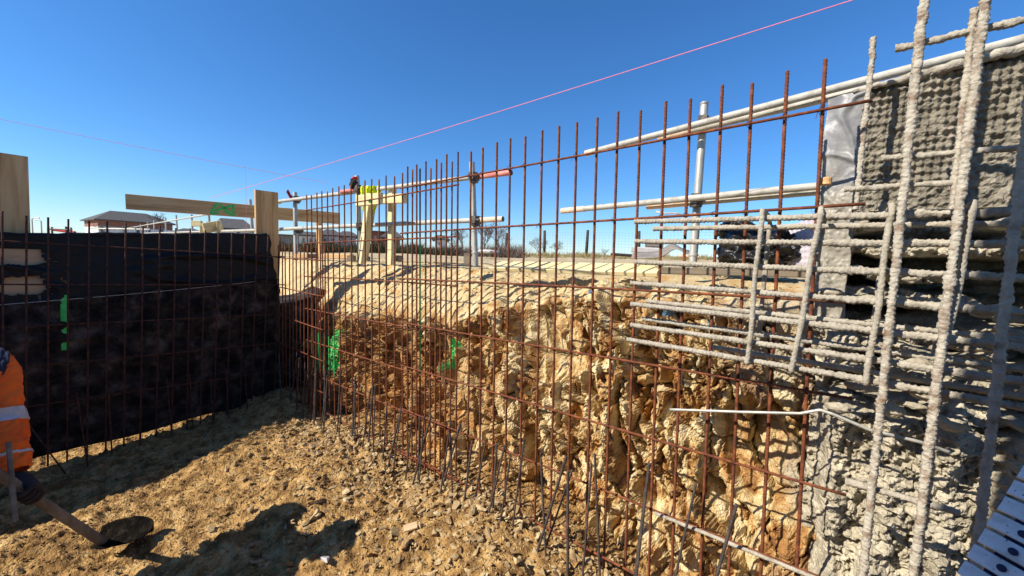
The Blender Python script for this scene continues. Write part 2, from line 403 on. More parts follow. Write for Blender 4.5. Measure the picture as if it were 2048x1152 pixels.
def top_z(x, y):
    x = np.asarray(x, float); y = np.asarray(y, float)
    return -.095 - .02 * sstep(-2, -6, x) + .10 * sstep(1.2, 7, y) * sstep(-30, 0, x) + .30 * sstep(7, 19, y) * sstep(-24, -6, x) - .03 * np.clip(y - 24, 0, 60)
def bank_surface():
    xs = np.concatenate([np.arange(-12, -5.2, .05), np.arange(-5.2, -2.6, .010), np.arange(-2.6, .2, .0062), np.arange(.2, 2.6, .03)])
    nf, ns, ntp = 235, 85, 40
    t = np.concatenate([np.linspace(0, 1, nf, endpoint=False), 1 + np.linspace(0, 1, ns, endpoint=False), 2 + np.linspace(0, 1, ntp)])
    X, T = np.meshgrid(xs, t, indexing='ij'); shp = X.shape
    x = X.ravel(); tt = T.ravel()
    zft = -.66 + .15 * sstep(-4.2, -2.4, x) + .28 * sstep(-2.4, -1.0, x) + .05 * sstep(-.8, 0, x)
    zft = zft + .07 * fbm(np.stack([x * 2.2, x * 0, x * 0], -1), 3, 71)
    zc = top_z(x, np.full_like(x, 1.0)) - .03
    zf0 = np.full_like(x, -1.85)
    f = np.clip(tt, 0, 1); s_ = np.clip(tt - 1, 0, 1); p_ = np.clip(tt - 2, 0, 1)
    yface = .20 + .13 * f + .09 * sstep(.0, .25, 1 - f) * 0
    crest_y = .98
    z = zf0 + (zft - zf0) * f
    se = s_ ** .8
    y = yface + (crest_y - .33) * s_
    z = z + (zc - zft) * (1 - (1 - s_) ** 1.7)
    y = y + 1.6 * p_; a_ = sstep(0, .3, p_); z = z * (1 - a_) + (top_z(x, y) + .012 - .25 * sstep(1.8, 2.55, y)) * a_
    on_face = 1 - sstep(.93, 1.12, tt)
    on_slope = sstep(.95, 1.1, tt) * (1 - sstep(1.8, 2.1, tt))
    rough = .35 + .65 * sstep(-2.2, -1.3, x)
    P = np.stack([x, y * .6, z], -1)
    # --- fractured face
    wx = x + .05 * fbm(P * 4, 3, 101); wz = z + .05 * fbm(P * 4 + 9, 3, 102)
    sh = wx + .25 * wz
    d = .07 * fbm(P * np.array((2.2, 1, 1.3)), 3, 111)
    rib = 1 - np.abs(fbm(np.stack([sh * 9, x * 0, wz * 1.6], -1), 3, 121))
    d = d + .10 * (rib - .75)
    fwx = sh + .012 * fbm(P * 26, 2, 133); fwz = wz + .016 * fbm(P * 26 + 3, 2, 134)
    v, tl, e = worley(fwx * 7.0, fwz * 3.6, 131)
    d = d + .130 * (v - .5) + .065 * tl - .075 * np.exp(-e * 26)
    cal = .35 + .65 * sstep(-.2, .15, fbm(np.stack([sh * 3.2, x * 0, wz * 2.2], -1), 2, 137))
    gouge = fbm(np.stack([x * 4.5 + z * 1.5, x * 0, z * 2.4], -1), 2, 161)
    gm = sstep(.16, .34, gouge) * sstep(-3.2, -2.3, x); cal = cal * (1 - .8 * gm)
    v, tl, e = worley(fwx * 19 + 3, fwz * 8.5, 141)
    d = d + cal * (.066 * (v - .5) + .034 * tl - .04 * np.exp(-e * 22))
    v, tl, e = worley(fwx * 46 + 3, fwz * 24, 151)
    d = d + cal * (.028 * (v - .5) + .012 * tl - .010 * np.exp(-e * 12))
    crk = .25 * gm + np.abs(fbm(np.stack([fwx * 5.5 + .8 * fwz, x * 0, fwz * 2.0], -1), 3, 157)); d = d - .075 * np.exp(-crk * 28)
    d = d - .10 * gm
    d = d + .007 * fbm(P * 60, 3, 171)
    # --- slope
    ds = .040 * fbm(P * 4, 3, 181) * (.6 + rough) + .022 * fbm(P * 22, 3, 191) + .05 * (.3 + rough) * np.clip(fbm(P * 7, 3, 195), -.2, 1) + .004 * fbm(P * 70, 2, 197)
    tp = .012 * fbm(P * 8, 4, 201) + .006 * fbm(P * 40, 2, 203)
    ny = np.where(tt < 1, -1.0, -.55); nz = np.where(tt < 1, .12, .83)
    bl = sstep(.93, 1.15, tt); ny = -1 + bl * .45; nz = .1 + bl * .75
    b2 = sstep(1.7, 2.1, tt); ny = ny * (1 - b2); nz = nz * (1 - b2) + b2
    disp = d * on_face + ds * on_slope * 1.0 + tp * sstep(1.9, 2.1, tt)
    y = y + ny * disp; z = z + nz * disp
    x2 = x + on_face * .02 * fbm(P * 12, 2, 211)
    Fb = grid_faces(*shp); me = np_mesh('earth_bank', np.stack([x2, y, z], -1), Fb, 'earth_bank', True)
    me.polygons.foreach_set('use_smooth', tt[Fb].mean(1) > 1.05)
    return me
struct(link('earth_bank', bank_surface()))
def clods():
    me = bpy.data.objects['earth_bank'].data; co = np.empty(len(me.vertices) * 3, np.float32); me.vertices.foreach_get('co', co); co = co.reshape(-1, 3)
    c = co[(co[:, 1] > .42) & (co[:, 1] < 2.0) & (co[:, 0] > -5) & (co[:, 0] < .1)]; rg = np.random.RandomState(9)
    pick = c[rg.choice(len(c), 4200, replace=False)]; VV, FF, o = [], [], 0
    for p in pick:
        V, F = SHC[rg.randint(len(SHC))]; sz = .004 + .013 * rg.rand() ** 4
        a = rg.rand() * 6.28; ca, sa = math.cos(a), math.sin(a); v = V * sz
        VV.append(np.stack([v[:, 0] * ca - v[:, 1] * sa, v[:, 0] * sa + v[:, 1] * ca, v[:, 2]], -1) + p + (0, 0, sz * .2)); FF.append(F + o); o += len(V)
    return np_mesh('loose_clods', np.vstack(VV), np.vstack(FF), 'earth_bank')
# the far side of the pit behind the black wall
def far_bank():
    ys = np.arange(-7, .6, .05); t = np.linspace(0, 1, 60)
    Y, T = np.meshgrid(ys, t, indexing='ij'); y = Y.ravel(); tt = T.ravel()
    x = -6.9 - 1.3 * tt; z = -1.8 + 1.65 * sstep(0, .9, tt)
    p = np.stack([x, y, z], -1); d = .12 * fbm(p * 2, 4, 301)
    return np_mesh('far_bank', np.stack([x + d, y, z + d * .4], -1), grid_faces(*Y.shape), 'earth_bank', True)
struct(link('far_earth_bank', far_bank()))
def fill_blocking_bank():  # unseen bank behind the camera, added to cut sky fill in the pit
    xs = np.arange(-9, 7, .15); t = np.linspace(0, 1, 40); X, T = np.meshgrid(xs, t, indexing='ij'); x = X.ravel(); tt = T.ravel()
    y = -3.9 - .7 * tt - 2.5 * np.clip(tt - .8, 0, 1) / .2; z = -1.9 + 2.1 * sstep(0, .85, tt); p = np.stack([x, y, z], -1); d = .15 * fbm(p * 1.7, 4, 351)
    return np_mesh('fill_blocking_bank', np.stack([x, y + d, z], -1), grid_faces(*X.shape), 'earth_bank', True)
struct(link('fill_blocking_earth_bank', fill_blocking_bank()))
def upper():
    ys = np.concatenate([np.arange(-60, -7, 4.0), np.arange(-7, .5, .5), np.arange(1.0, 4, .04), np.arange(4, 12, .15), np.arange(12, 30, .5), np.arange(30, 140, 6), np.geomspace(140, 1500, 8)])
    xs = np.concatenate([-np.geomspace(1500, 60, 12), np.arange(-58, -20, 1.5), np.arange(-20, -8.2, .3), np.arange(-8.2, 2, .05), np.arange(2, 14, .5), np.geomspace(16, 1200, 12)])
    X, Y = np.meshgrid(xs, ys, indexing='ij'); x = X.ravel(); y = Y.ravel()
    p = np.stack([x, y, x * 0], -1)
    z = top_z(x, np.maximum(y, 1.5)) + .014 * fbm(p * 5, 3, 401) * (np.hypot(x, y) < 30) + .008 * fbm(p * 20, 2, 403) * (np.hypot(x, y) < 14) + .05 * fbm(p * .7, 2, 402)*sstep(2,5,y)
    far = np.hypot(x, y); z = z - .02 * np.clip(far - 60, 0, 150)
    i = grid_faces(*X.shape)
    cx = x[i].mean(1); cy = y[i].mean(1)
    keep = ~((cx > -8.1) & (cy < 1.5))
    return np_mesh('upper_ground', np.stack([x, y, z], -1), i[keep], 'earth_top', True)
struct(link('upper_ground', upper()))

# loose rubble on the pit floor (uncountable) and the larger stones as things
def shard(seed, n=9):
    r = random.Random(seed); import bmesh
    bm = bmesh.new()
    for k in range(n):
        a = r.uniform(0, 6.28); u = r.uniform(-1, 1); q = math.sqrt(1 - u * u)
        bm.verts.new((q * math.cos(a) * r.uniform(.75, 1.1), q * math.sin(a) * r.uniform(.5, .8), u * r.uniform(.3, .55)))
    bmesh.ops.convex_hull(bm, input=bm.verts)
    bmesh.ops.delete(bm, geom=[v for v in bm.verts if not v.link_faces], context='VERTS')
    bmesh.ops.triangulate(bm, faces=bm.faces)
    V = np.array([v.co[:] for v in bm.verts]); bm.verts.index_update(); F = np.array([[v.index for v in f.verts] for f in bm.faces]); bm.free()
    return V, F
SH = [shard(k, 8 + k % 5) for k in range(14)]; SHC = SH[:6]
stuff(link('loose_clods', clods()), 'small loose clods lying on the cut slope and crest of the bank', 'clods')
def scatter(name, N, seed, gen, m, smax):
    rg = np.random.RandomState(seed); VV, FF, o = [], [], 0
    pts = gen(rg, N); x, y, s = pts
    zz = floor_full(x, y)
    for k in range(len(x)):
        V, F = SH[rg.randint(len(SH))]
        q = Matrix.Rotation(rg.rand() * 6.28, 3, 'Z') @ Matrix.Rotation(rg.normal() * .45, 3, 'X') @ Matrix.Rotation(rg.normal() * .45, 3, 'Y')
        v = (V * s[k]) @ np.array(q).T + (x[k], y[k], zz[k] + s[k] * rg.uniform(-.05, .3))
        VV.append(v); FF.append(F + o); o += len(V)
    return link(name, np_mesh(name, np.vstack(VV), np.vstack(FF), m))
def gen_a(rg, N):
    x = rg.uniform(-4.7, -.5, N); y = rg.uniform(-2.2, .25, N) ; 
    s = .0045 + .010 * rg.rand(N) ** 3 + .012 * rg.rand(N) ** 5 * sstep(-1.0, 0, y)
    return x, y, s
def gen_b(rg, N):
    x = rg.uniform(-3.6, -.5, N); y = -.02 - np.abs(rg.normal(0, .38, N)) + .12
    s = .008 + .03 * rg.rand(N) ** 3
    k = y > -2; return x[k], y[k], s[k]
stuff(scatter('loose_gravel', 21000, 1, gen_a, 'stone_brown', .02), 'fine brown stone chips covering the pit floor', 'gravel')
stuff(scatter('loose_rubble', 4200, 2, gen_b, 'stone_pale', .03), 'pale broken stone rubble heaped along the foot of the bank', 'rubble')
rock_me = []
for k in range(6):
    V, F = SH[k]; rock_me.append(np_mesh('rock', V, F, 'stone_pale' if k % 3 else 'stone_brown'))
rr_ = random.Random(5)
def fz(x, y): return float(floor_full(np.array([x]), np.array([y]))[0])
for k in range(70):
    px = rr_.uniform(420, 1180); py = rr_.uniform(max(880, 700 + px * .28), 1148)
    p = hit(px, py, 2, -1.56)
    s = rr_.uniform(.018, .042) * (1.25 if py > 1050 else 1)
    if p.y > .15: continue
    o = link('rock', rock_me[k % 6]); o.location = (p.x, p.y, fz(p.x, p.y) + s * .15); o.scale = (s, s, s)
    o.rotation_euler = (rr_.uniform(-.4, .4), rr_.uniform(-.4, .4), rr_.uniform(0, 6.28))
    tag(o, 'loose broken stone lying among the rubble on the pit floor', 'stone', 'loose stones on the pit floor')
# one pierced offcut of pale wood lying in the rubble
p = hit(820, 1098, 2, -1.56); mb = MB(); mb.box((0, 0, 0), (.07, .04, .014), ch=.003)
o = mb.build('wood_offcut', 'plywood'); o.location = (p.x, p.y, fz(p.x, p.y) + .02); o.rotation_euler = (.3, -.2, .95)
tag(o, 'small rectangular pale wood offcut lying in the rubble', 'offcut')
p = hit(648, 1138, 2, -1.56); mb = MB()
V, F = SH[3]; o = link('rock', np_mesh('rock', V, F, 'tape_white')); o.scale = (.035, .035, .03); o.location = (p.x, p.y, fz(p.x, p.y) + .01)
tag(o, 'whitish stone at the bottom edge beside the dark shadow', 'stone')

# ------------------------------------------------------------------ rebar meshes on the bank
TILT = frame((0, 0, 0), nrm((1, .0, .031)), (0, 1, 0), nrm((-.031, 0, 1)))
def rot_frame(o, xax, zax):
    x = Vector(nrm(xax)); z = Vector(nrm(np.array(zax) - np.array(x) * np.dot(zax, x))); y = z.cross(x)
    return frame(o, x, y, z)
def mesh_panel(label, fr, xs, z0, z1, rows, xr, r=.0056, m='rust', special=None, seed=1, grp='rusty mesh panels', row_off=-.013, jit=.004, ribs=1):
    t = empty('rebar_mesh_panel', mw=fr); tag(t, label, 'rebar mesh', grp)
    rg = random.Random(seed)
    L = z1 - z0
    for i, x in enumerate(xs):
        mm = special.get(i, m) if special else m
        me = bar_mesh(L, r, mm, ribs, 0, 0, 8, .0035 if ribs else None, bend=.0)
        o = link('vertical_bar', me, t)
        jx = rg.uniform(-jit, jit); jz = rg.uniform(-.012, .012)
        o.matrix_local = along((x + jx, 0, z0 + jz), (x + jx + rg.uniform(-jit, jit), rg.uniform(-jit, jit), z1 + jz), rg.uniform(0, 6))
    if ribs:
        tw = MB()
        for z in rows:
            for x in xs:
                if rg.random() < .35:
                    a_ = rg.uniform(0, 3.1); p_ = Vector((x, -.006, z)); q_ = [p_ + Vector((math.cos(a_ + k * 1.05) * .011, math.sin(k * 2.1) * .011 - .006, math.sin(a_ + k * 1.05) * .011)) for k in range(7)]
                    tw.tube(q_ + [p_ + Vector((rg.uniform(-.02, .02), -.03, rg.uniform(-.03, .01)))], .0009, 4)
        tw.build('tie_wire', 'rust_dark', t)['kind'] = 'stuff'
    for z in rows:
        me = bar_mesh(xr[1] - xr[0], r * .92, m, 0, 0, int(z * 50) % 7, 8, .1, bend=.004)
        o = link('horizontal_bar', me, t); o.matrix_local = along((xr[0], row_off, z), (xr[1], row_off, z + rg.uniform(-.006, .006)))
    return t
FA = rot_frame((0, 0, .502), (1, 0, .031), (-.031, .0, 1))
xsA = [-.098 - .1 * i for i in range(23)]
rowsA = [0 - .303 * k for k in range(7)]
mesh_panel('rusty rebar mesh panel, the nearest, in front of the rock face', FA, xsA, -1.98, .15, rowsA, (-2.36, .02), seed=2)
FB = rot_frame((0, .022, .470), (1, 0, .031), (-.031, 0, 1))
xsB = [-3.88 + .1 * i for i in range(21)]
mesh_panel('rusty rebar mesh panel lapped behind the nearest one, beside the yellow timber posts', FB, xsB, -2.0, .146, [k * -.303 for k in range(7)], (-3.9, -1.80), seed=3, special={17: 'rust_green', 2: 'rust_green_low', 3: 'rust_green_low', 4: 'rust_green_low', 5: 'rust_green_low'}, ribs=0)
FC_ = rot_frame((0, -.03, .05), (1, 0, .004), (-.03, .0, 1))
mesh_panel('low rusty rebar mesh panel in the corner beside the upright board', FC_, [-4.40 + .083 * i for i in range(13)], -1.62, .0, [-.13, -.43, -.72, -1.0, -1.28], (-4.46, -3.40), r=.0055, seed=4, ribs=0)
FL = rot_frame((-4.34, 0, .02), (0, 1, -.035), (0, .03, 1))
mesh_panel('rusty rebar mesh panel standing in front of the black wall', FL, [-2.35 + .1 * i for i in range(24)], -1.72, .08, [-.11, -.40, -.69, -.98, -1.27], (-2.4, .02), r=.0058, m='rust_dark', seed=5, ribs=0, row_off=.013)
# loose starter bars leaning up from the footing
rs = random.Random(11)
SB = 'grey starter bar leaning up out of the rubble against the rusty mesh'
for k in range(46):
    x = -4.0 + 3.65 * (k / 45.0) + rs.uniform(-.04, .04); y = -.10 - rs.uniform(0, .09)
    L = rs.choice((.62, .66, .70)); lean = rs.gauss(0, .13); z0 = -1.66 + (.10 if x > -1.2 else 0)
    if -.75 < x: L = .74
    o = link('starter_bar', bar_mesh(L, .0048 if k % 3 else .006, 'steel_bar', 1, 0, 0, 8, .0035))
    o.matrix_world = along((x, y, z0), (x + lean * L, y + rs.uniform(.02, .07), z0 + L))
    tag(o, SB, 'rebar', 'leaning starter bars')
for k in range(12):
    y = -2.0 + .15 * k + rs.uniform(-.04, .04); L = rs.uniform(.5, .66)
    o = link('starter_bar', bar_mesh(.6, .005, 'rust_dark', 0, 0, 0, 8, .05))
    lean = rs.uniform(-.5, .1) * (1 if k % 3 == 0 else .15)
    o.matrix_world = along((-4.22, y, -1.72), (-4.28, y + lean * .5, -1.18))
    tag(o, 'dark thin starter bar rising from the floor by the black wall, %s from the worker' % ('nearest second third fourth fifth sixth seventh eighth ninth tenth eleventh twelfth'.split()[k]), 'rebar', 'starter bars by the black wall')

# ------------------------------------------------------------------ cement-coated cage and tall bars
cage = empty('rebar_cage', (-.65, -.1, -.35)); tag(cage, 'grey cement coated rebar cage of long horizontal bars and upright links', 'rebar cage')
cinv = cage.matrix_world
def cpart(name, me, p0, p1, par=cage, roll=0):
    o = link(name, me, par); o.matrix_local = Matrix.Translation(-Vector(par.location)) @ along(p0, p1, roll); return o
zr = [.156, .079, -.002, -.086, -.170, -.254, -.315]
for i, z in enumerate(zr):
    x0 = -.655 + .006 * (i % 3)
    cpart('horizontal_bar', bar_mesh(.62, .0082, 'cement_bar', 1, .0016, i, 10, .004), (x0, -.1, z), (x0 + .62, -.1, z))
    cpart('horizontal_bar', bar_mesh(.75, .0080, 'cement_bar', 1, .0040, i + 20, 12, .004), (x0 + .60, -.1, z), (x0 + 1.35, -.1, z))
for i, (z, x0) in enumerate(((.132, -.60), (-.158, -.61), (-.232, -.62), (-.30, -.35))):
    cpart('rear_bar', bar_mesh(1.3, .0075, 'cement_bar', 1, .0022, i + 40, 10, .005), (x0, -.045, z), (x0 + 1.3, -.045, z))
def link_bar(x0, x1, seed, ztop=.185, zbot=-.325):
    mb = MB(); pts = []
    rg = random.Random(seed)
    path = [(x0 + .004, .03, ztop - .03), (x0 + .002, -.02, ztop - .012), (x0, -.085, ztop - .003), (x0, -.112, ztop - .004), (x0, -.121, ztop - .02)]
    for k in range(60):
        f = k / 59; path.append((x0 + (x1 - x0) * f + .002 * math.sin(f * 9 + seed), -.122, ztop - .025 + (zbot - ztop + .025) * f))
    rad = [.0062 + .0022 * abs(math.sin(i * 1.7 + seed)) * rg.random() + .0014 * (i % 2) for i in range(len(path))]
    mb.tube(path, rad, 10)
    path2 = [(x0 + .004 + (x1 - x0) * k / 40, .035, ztop - .03 + (zbot - ztop + .03) * k / 40) for k in range(41)]
    mb2 = MB(); mb2.tube(path2, [.006 + .0025 * rg.random() for _ in path2], 10)
    for b in (mb, mb2):
        o = b.build('link', 'cement_bar', cage, True); o.matrix_local = Matrix.Translation(-Vector(cage.location))
for i, (a, b) in enumerate(((-.222, -.226), (-.072, -.104), (.083, .070), (.232, .205), (.40, .38))): link_bar(a, b, i + 1)

tall = empty('coated_bar_grid', (.1, -.02, -1.5)); tag(tall, 'grid of tall cement coated bars rising in front of the sprayed wall', 'rebar grid')
def tpart(name, me, p0, p1, roll=0): return cpart(name, me, p0, p1, tall, roll)
TY = -.142
def tall_bar(pt, pb, z0, z1, r, m, coat, seed, y=TY):
    a, b = hit(*pt, 1, y), hit(*pb, 1, y); d = (a - b) / (a.z - b.z); p0 = b + d * (z0 - b.z); p1 = b + d * (z1 - b.z)
    tpart('vertical_bar', bar_mesh(round(z1 - z0, 3), r, m, 1, coat, seed, 12, .0042), p0, p1)
tall_bar((1848, 0), (1726, 1152), -1.6, 1.1, .0077, 'cement_bar_rusty', .0034, 61)
tall_bar((1970, 0), (1826, 1152), -1.6, 1.1, .0080, 'cement_bar_rusty', .0036, 62)
tall_bar((2048, 300), (1960, 1050), -1.6, .75, .0078, 'cement_bar', .0036, 63)
tall_bar((1748, 75), (1712, 420), hit(1712, 420, 1, .06).z, hit(1748, 75, 1, .06).z, .0058, 'cement_bar_rusty', .0032, 65, .06)
tall_bar((1839, 45), (1805, 420), hit(1805, 420, 1, TY + .02).z, hit(1839, 45, 1, TY + .02).z, .0062, 'cement_bar_rusty', .003, 66, TY + .02)
tall_bar((1948, 18), (1905, 420), hit(1905, 420, 1, TY + .02).z, hit(1948, 18, 1, TY + .02).z, .0062, 'cement_bar_rusty', .003, 67, TY + .02)
for i, (pa_, pb_, y_, r_, c_) in enumerate((((1790, 98), (2090, 30), TY + .02, .0066, .0038), ((1762, 317), (2090, 292), TY + .02, .006, .0036), ((1688, 379), (1930, 364), TY + .02, .006, .0036), ((1690, 962), (1920, 1026), TY + .02, .0078, .0034))):
    a, b = hit(*pa_, 1, y_), hit(*pb_, 1, y_)
    tpart('horizontal_bar', bar_mesh(round((b - a).length, 3), r_, 'cement_bar', 1, c_, 70 + i, 10, .0045), a, b)
# bent grey rod and pale rod low down
mb = MB(); pts = [hit(1340, 819, 1, -.06), hit(1480, 824, 1, -.06), hit(1600, 827, 1, -.06), hit(1640, 820, 1, -.06), hit(1665, 828, 1, -.06), hit(1740, 860, 1, -.05), hit(1840, 884, 1, -.03), hit(1900, 905, 1, .0)]
dense = []
for a, b in zip(pts[:-1], pts[1:]):
    for k in range(8): dense.append(a.lerp(b, k / 8))
mb.tube(dense + [pts[-1]], [.0048 + .0006 * (i % 2) for i in range(len(dense) + 1)], 8)
tag(mb.build('steel_rod', 'galv', None, True), 'bent thin grey rod sticking out below the coated cage', 'rod')
a, b = hit(1310, 1026, 1, -.03), hit(1640, 1160, 1, -.03)
o = link('steel_rod', bar_mesh((b - a).length, .0065, 'cement_bar', 0, .0012, 3, 10, .006)); o.matrix_world = along(a, b)
tag(o, 'straight pale cement smeared rod lying on the lowest mesh bar', 'rod')
# wooden spacer tied to the mesh
mb = MB(); p = hit(1648, 361, 1, .0)
mb.tube([(0, 0, -.012), (0, 0, -.010), (0, 0, .010), (0, 0, .012)], [.014, .0165, .0165, .014], 14)
o = mb.build('spacer_block', 'timber'); o.location = p + Vector((.004, .02, 0)); o.rotation_euler = (0, 0, .4)
tag(o, 'small tan cylindrical spacer on the mesh beside the grey membrane', 'spacer')

# ------------------------------------------------------------------ sprayed concrete wall
wall = empty('sprayed_concrete_wall', (0, .2, -1.6)); tag(wall, 'rough grey sprayed concrete wall with studded upper panel', 'concrete wall')
def wgrid(name, x0, x1, z0, z1, step, fn, m, parent=wall, smooth=True):
    xs = np.arange(x0, x1, step); zs = np.arange(z0, z1, step)
    X, Z = np.meshgrid(xs, zs, indexing='ij'); x = X.ravel(); z = Z.ravel()
    V = fn(x, z); o = link(name, np_mesh(name, V, grid_faces(*X.shape), m, smooth), parent)
    o.matrix_local = Matrix.Translation(-Vector(parent.location)); return o
def studs(x, z):
    zz = z + x * .0
    P = np.stack([x, z * 0, z], -1)
    sx = np.cos(2 * np.pi * x / .0195); sz = np.cos(2 * np.pi * z / .0245)
    st = np.clip((sx + sz) * .5, -.35, 1)
    k = .4 + .6 * sstep(-.3, .4, fbm(P * 9, 2, 501) + .35 * (z - .4) * 5)
    d = .0095 * st * k + .011 * fbm(P * 26, 4, 502) + .010 * fbm(P * 80, 3, 503) * (1.2 - k * .5) + .012 * fbm(P * 6, 2, 504)
    edge = sstep(.0, .03, x) ; 
    y = .2 - d - .012
    topz = .600 + .1 * (x + .005) + .006 * fbm(np.stack([x * 40, x * 0, x * 0], -1), 2, 505)
    return np.stack([x, y, np.minimum(z, topz)], -1)
wgrid('studded_panel', -.002, .8, .20, .70, .003, studs, 'studs', smooth=False)
mb = MB(); mb.box((.38, .56, -.5), (.82, .05, 2.15)); o = mb.build('backing_slab', 'cement', wall); o.matrix_local = Matrix.Translation(-Vector(wall.location))
# capping lip of concrete along the top of the panel
mb = MB(); pth = [(-.03 + .012 * i, .178 + .006 * math.sin(i * .9), .604 + .1 * (.012 * i) + .002 * math.sin(i * 1.7)) for i in range(80)]
rg = random.Random(3)
mb.tube(pth, [.006 + .010 * min(1, i / 14) * (.5 + .6 * rg.random()) for i in range(80)], 9)
o = mb.build('top_lip', 'cement_bar', wall, True); o.matrix_local = Matrix.Translation(-Vector(wall.location))
def flap(x, z):
    P = np.stack([x, z * 0, z], -1)
    d = .010 * fbm(P * np.array((9, 1, 5)), 2, 511) + .012 * np.sin(x * 30 + z * 2) * .4
    lo = sstep(.42, .25, z); d = d + lo * (.008 * np.abs(fbm(P * 70, 3, 512)) + .006 * fbm(P * 20, 2, 513))
    cr = 1 - np.abs(fbm(np.stack([x * 9 + z * 4, x * 0, z * 6], -1), 2, 514)); d = d + .010 * sstep(.82, 1, cr)
    xl = x + .022 * sstep(.5, -.2, z) * sstep(-.05, -.1, x) + .003 * np.sin(z * 25)
    return np.stack([xl, .19 - d + .02 * sstep(-.06, -.1, x), z], -1)
wgrid('membrane_flap', -.100, .012, -.22, .607, .004, flap, 'membrane')
def mass(x, z):
    P = np.stack([x, z * 0, z], -1)
    up = sstep(-.42, -.30, z); low = 1 - sstep(-.50, -.36, z)
    y = np.full_like(x, .20)
    # middle: lumps and deep voids
    n1 = fbm(P * np.array((9, 1, 11)), 3, 521); n2 = fbm(P * 30, 3, 522); n3 = fbm(P * 85, 3, 523)
    rowp = np.cos(2 * np.pi * (z + .012) / .082)
    lump = np.abs(fbm(P * 24, 3, 541)); mid = .06 * n1 + .03 * n2 + .07 * (lump - .2) + .018 * n3 + .055 * rowp * (.4 + n1) - .03
    void = sstep(-.08, .14, fbm(P * np.array((8, 1, 13)) + 5, 2, 524) - .35 * rowp)
    mid = mid - .30 * void
    # lower: sprayed pillars between gouges
    c = .5 + .5 * np.cos(2 * np.pi * (x + .03 * fbm(P * np.array((2, 1, 6)), 2, 525) - .02) / .135)
    pil = .055 * c + .03 * (lump - .2) + .016 * n3 + .03 * fbm(P * np.array((14, 1, 8)), 3, 526) + .022 * fbm(P * 34, 3, 527) + .008 * n3 + .035
    sw = fbm(np.stack([x * 12 + z * 10, x * 0, z * 38], -1), 2, 528); pil = pil + .010 * sw
    d = mid * (1 - low) + pil * low
    e = sstep(-.05, .03, x + .03 * fbm(np.stack([z * 6, z * 0, z * 0], -1), 2, 529))
    d = d * e + (-.09 + .03 * n2 + .02 * n3 + .04 * (lump - .2)) * (1 - e)
    y = .20 - d
    return np.stack([x + .012 * n2, y, z + .008 * n1], -1)
wgrid('sprayed_face', -.06, .8, -1.5, .215, .0038, mass, 'cement', smooth=False)
# overspray lumps clinging to bars
def blob(name, c, s, seed, m='cement', par=None, n=22, amp=.35, fq=2.2):
    u = np.linspace(0, np.pi, n); v = np.linspace(0, 2 * np.pi, n * 2)
    U, Vv = np.meshgrid(u, v, indexing='ij')
    D = np.stack([np.sin(U) * np.cos(Vv), np.sin(U) * np.sin(Vv), np.cos(U)], -1).reshape(-1, 3)
    r = 1 + amp * fbm(D * fq + seed * 7.1, 3, 600 + seed) + amp * .5 * fbm(D * fq * 3 + seed, 2, 640)
    P = D * r[:, None] * np.array(s) + (np.array(c) if par is None else np.array(c) - np.array(par.location))
    return link(name, np_mesh(name, P, grid_faces(*U.shape), m, True), par)
rb = random.Random(21)
for k in range(34):
    z = rb.choice(zr[2:] + [-.36, -.42]) + rb.uniform(-.02, .01); x = rb.uniform(-.05, .42)
    s = rb.uniform(.010, .026)
    blob('concrete_lump', (x, rb.uniform(-.08, .14), z), (s * rb.uniform(1, 1.9), s, s * rb.uniform(.6, 1)), k, 'cement', wall, 12)

# ------------------------------------------------------------------ white segmented arm at the lower right
arm = empty('segmented_arm', dep(2010, 1200, .62)); tag(arm, 'white plated arm with dark gaps and blue rivets at the lower right', 'machine arm')
A0 = dep(1902, 1165, .66); A1 = dep(2056, 920, .66)
ax = (A1 - A0).normalized(); vw = Vector(CC) - A0; vw.normalize()
ac = ax.cross(vw).normalized() ; ac = -ac if ac.dot(Vector(CM @ np.array((1, 0, 0)))) < 0 else ac
nrmv = ax.cross(ac); nrmv = -nrmv if nrmv.dot(vw) < 0 else nrmv
inv = Matrix.Translation(-Vector(arm.location))
plen = .0312
def plate_mesh():
    mb = MB(); W_ = .30; n = 18; prof = []
    for i in range(n + 1):
        f = i / n; xx = W_ * f
        zz = .016 * (1 - math.exp(-xx / .022)) + .012 * math.sin(f * math.pi)
        prof.append((xx, zz))
    hw = .0127
    vs = []
    for (xx, zz) in prof:
        vs += [(xx, -hw, zz - .012), (xx, -hw, zz - .0015), (xx, -hw + .0015, zz), (xx, hw - .0015, zz), (xx, hw, zz - .0015), (xx, hw, zz - .012)]
    fs = [(i * 6 + j, i * 6 + (j + 1) % 6, i * 6 + 6 + (j + 1) % 6, i * 6 + 6 + j) for i in range(n) for j in range(6)]
    fs += [tuple(range(6)), tuple(n * 6 + j for j in range(5, -1, -1))]
    mb.add(vs, fs); return mb.mesh('plate', 'white_plate')
pm = plate_mesh()
mbc = MB(); mbc.box((.17, 0, -.002), (.30, .75, .02)); core = mbc.build('core', 'plate_navy', arm)
core.matrix_local = inv @ frame(A0 + ax * .12 - nrmv * .004, ac, ax, nrmv)
rv = MB(); rv.tube([(0, 0, 0), (0, 0, .0018), (0, 0, .0026)], [.0056, .0054, .003], 16); rvm = rv.mesh('rivet', 'plate_navy')
for k in range(-4, 16):
    o = link('plate', pm, arm); o.matrix_local = inv @ frame(A0 + ax * (plen * k) + ac * rnd.uniform(-.001, .001), ac, ax, nrmv)
    q = link('rivet', rvm, o); q.matrix_local = Matrix.Translation((.034, 0, .0172)) @ Matrix.Rotation(-.25, 4, 'Y')

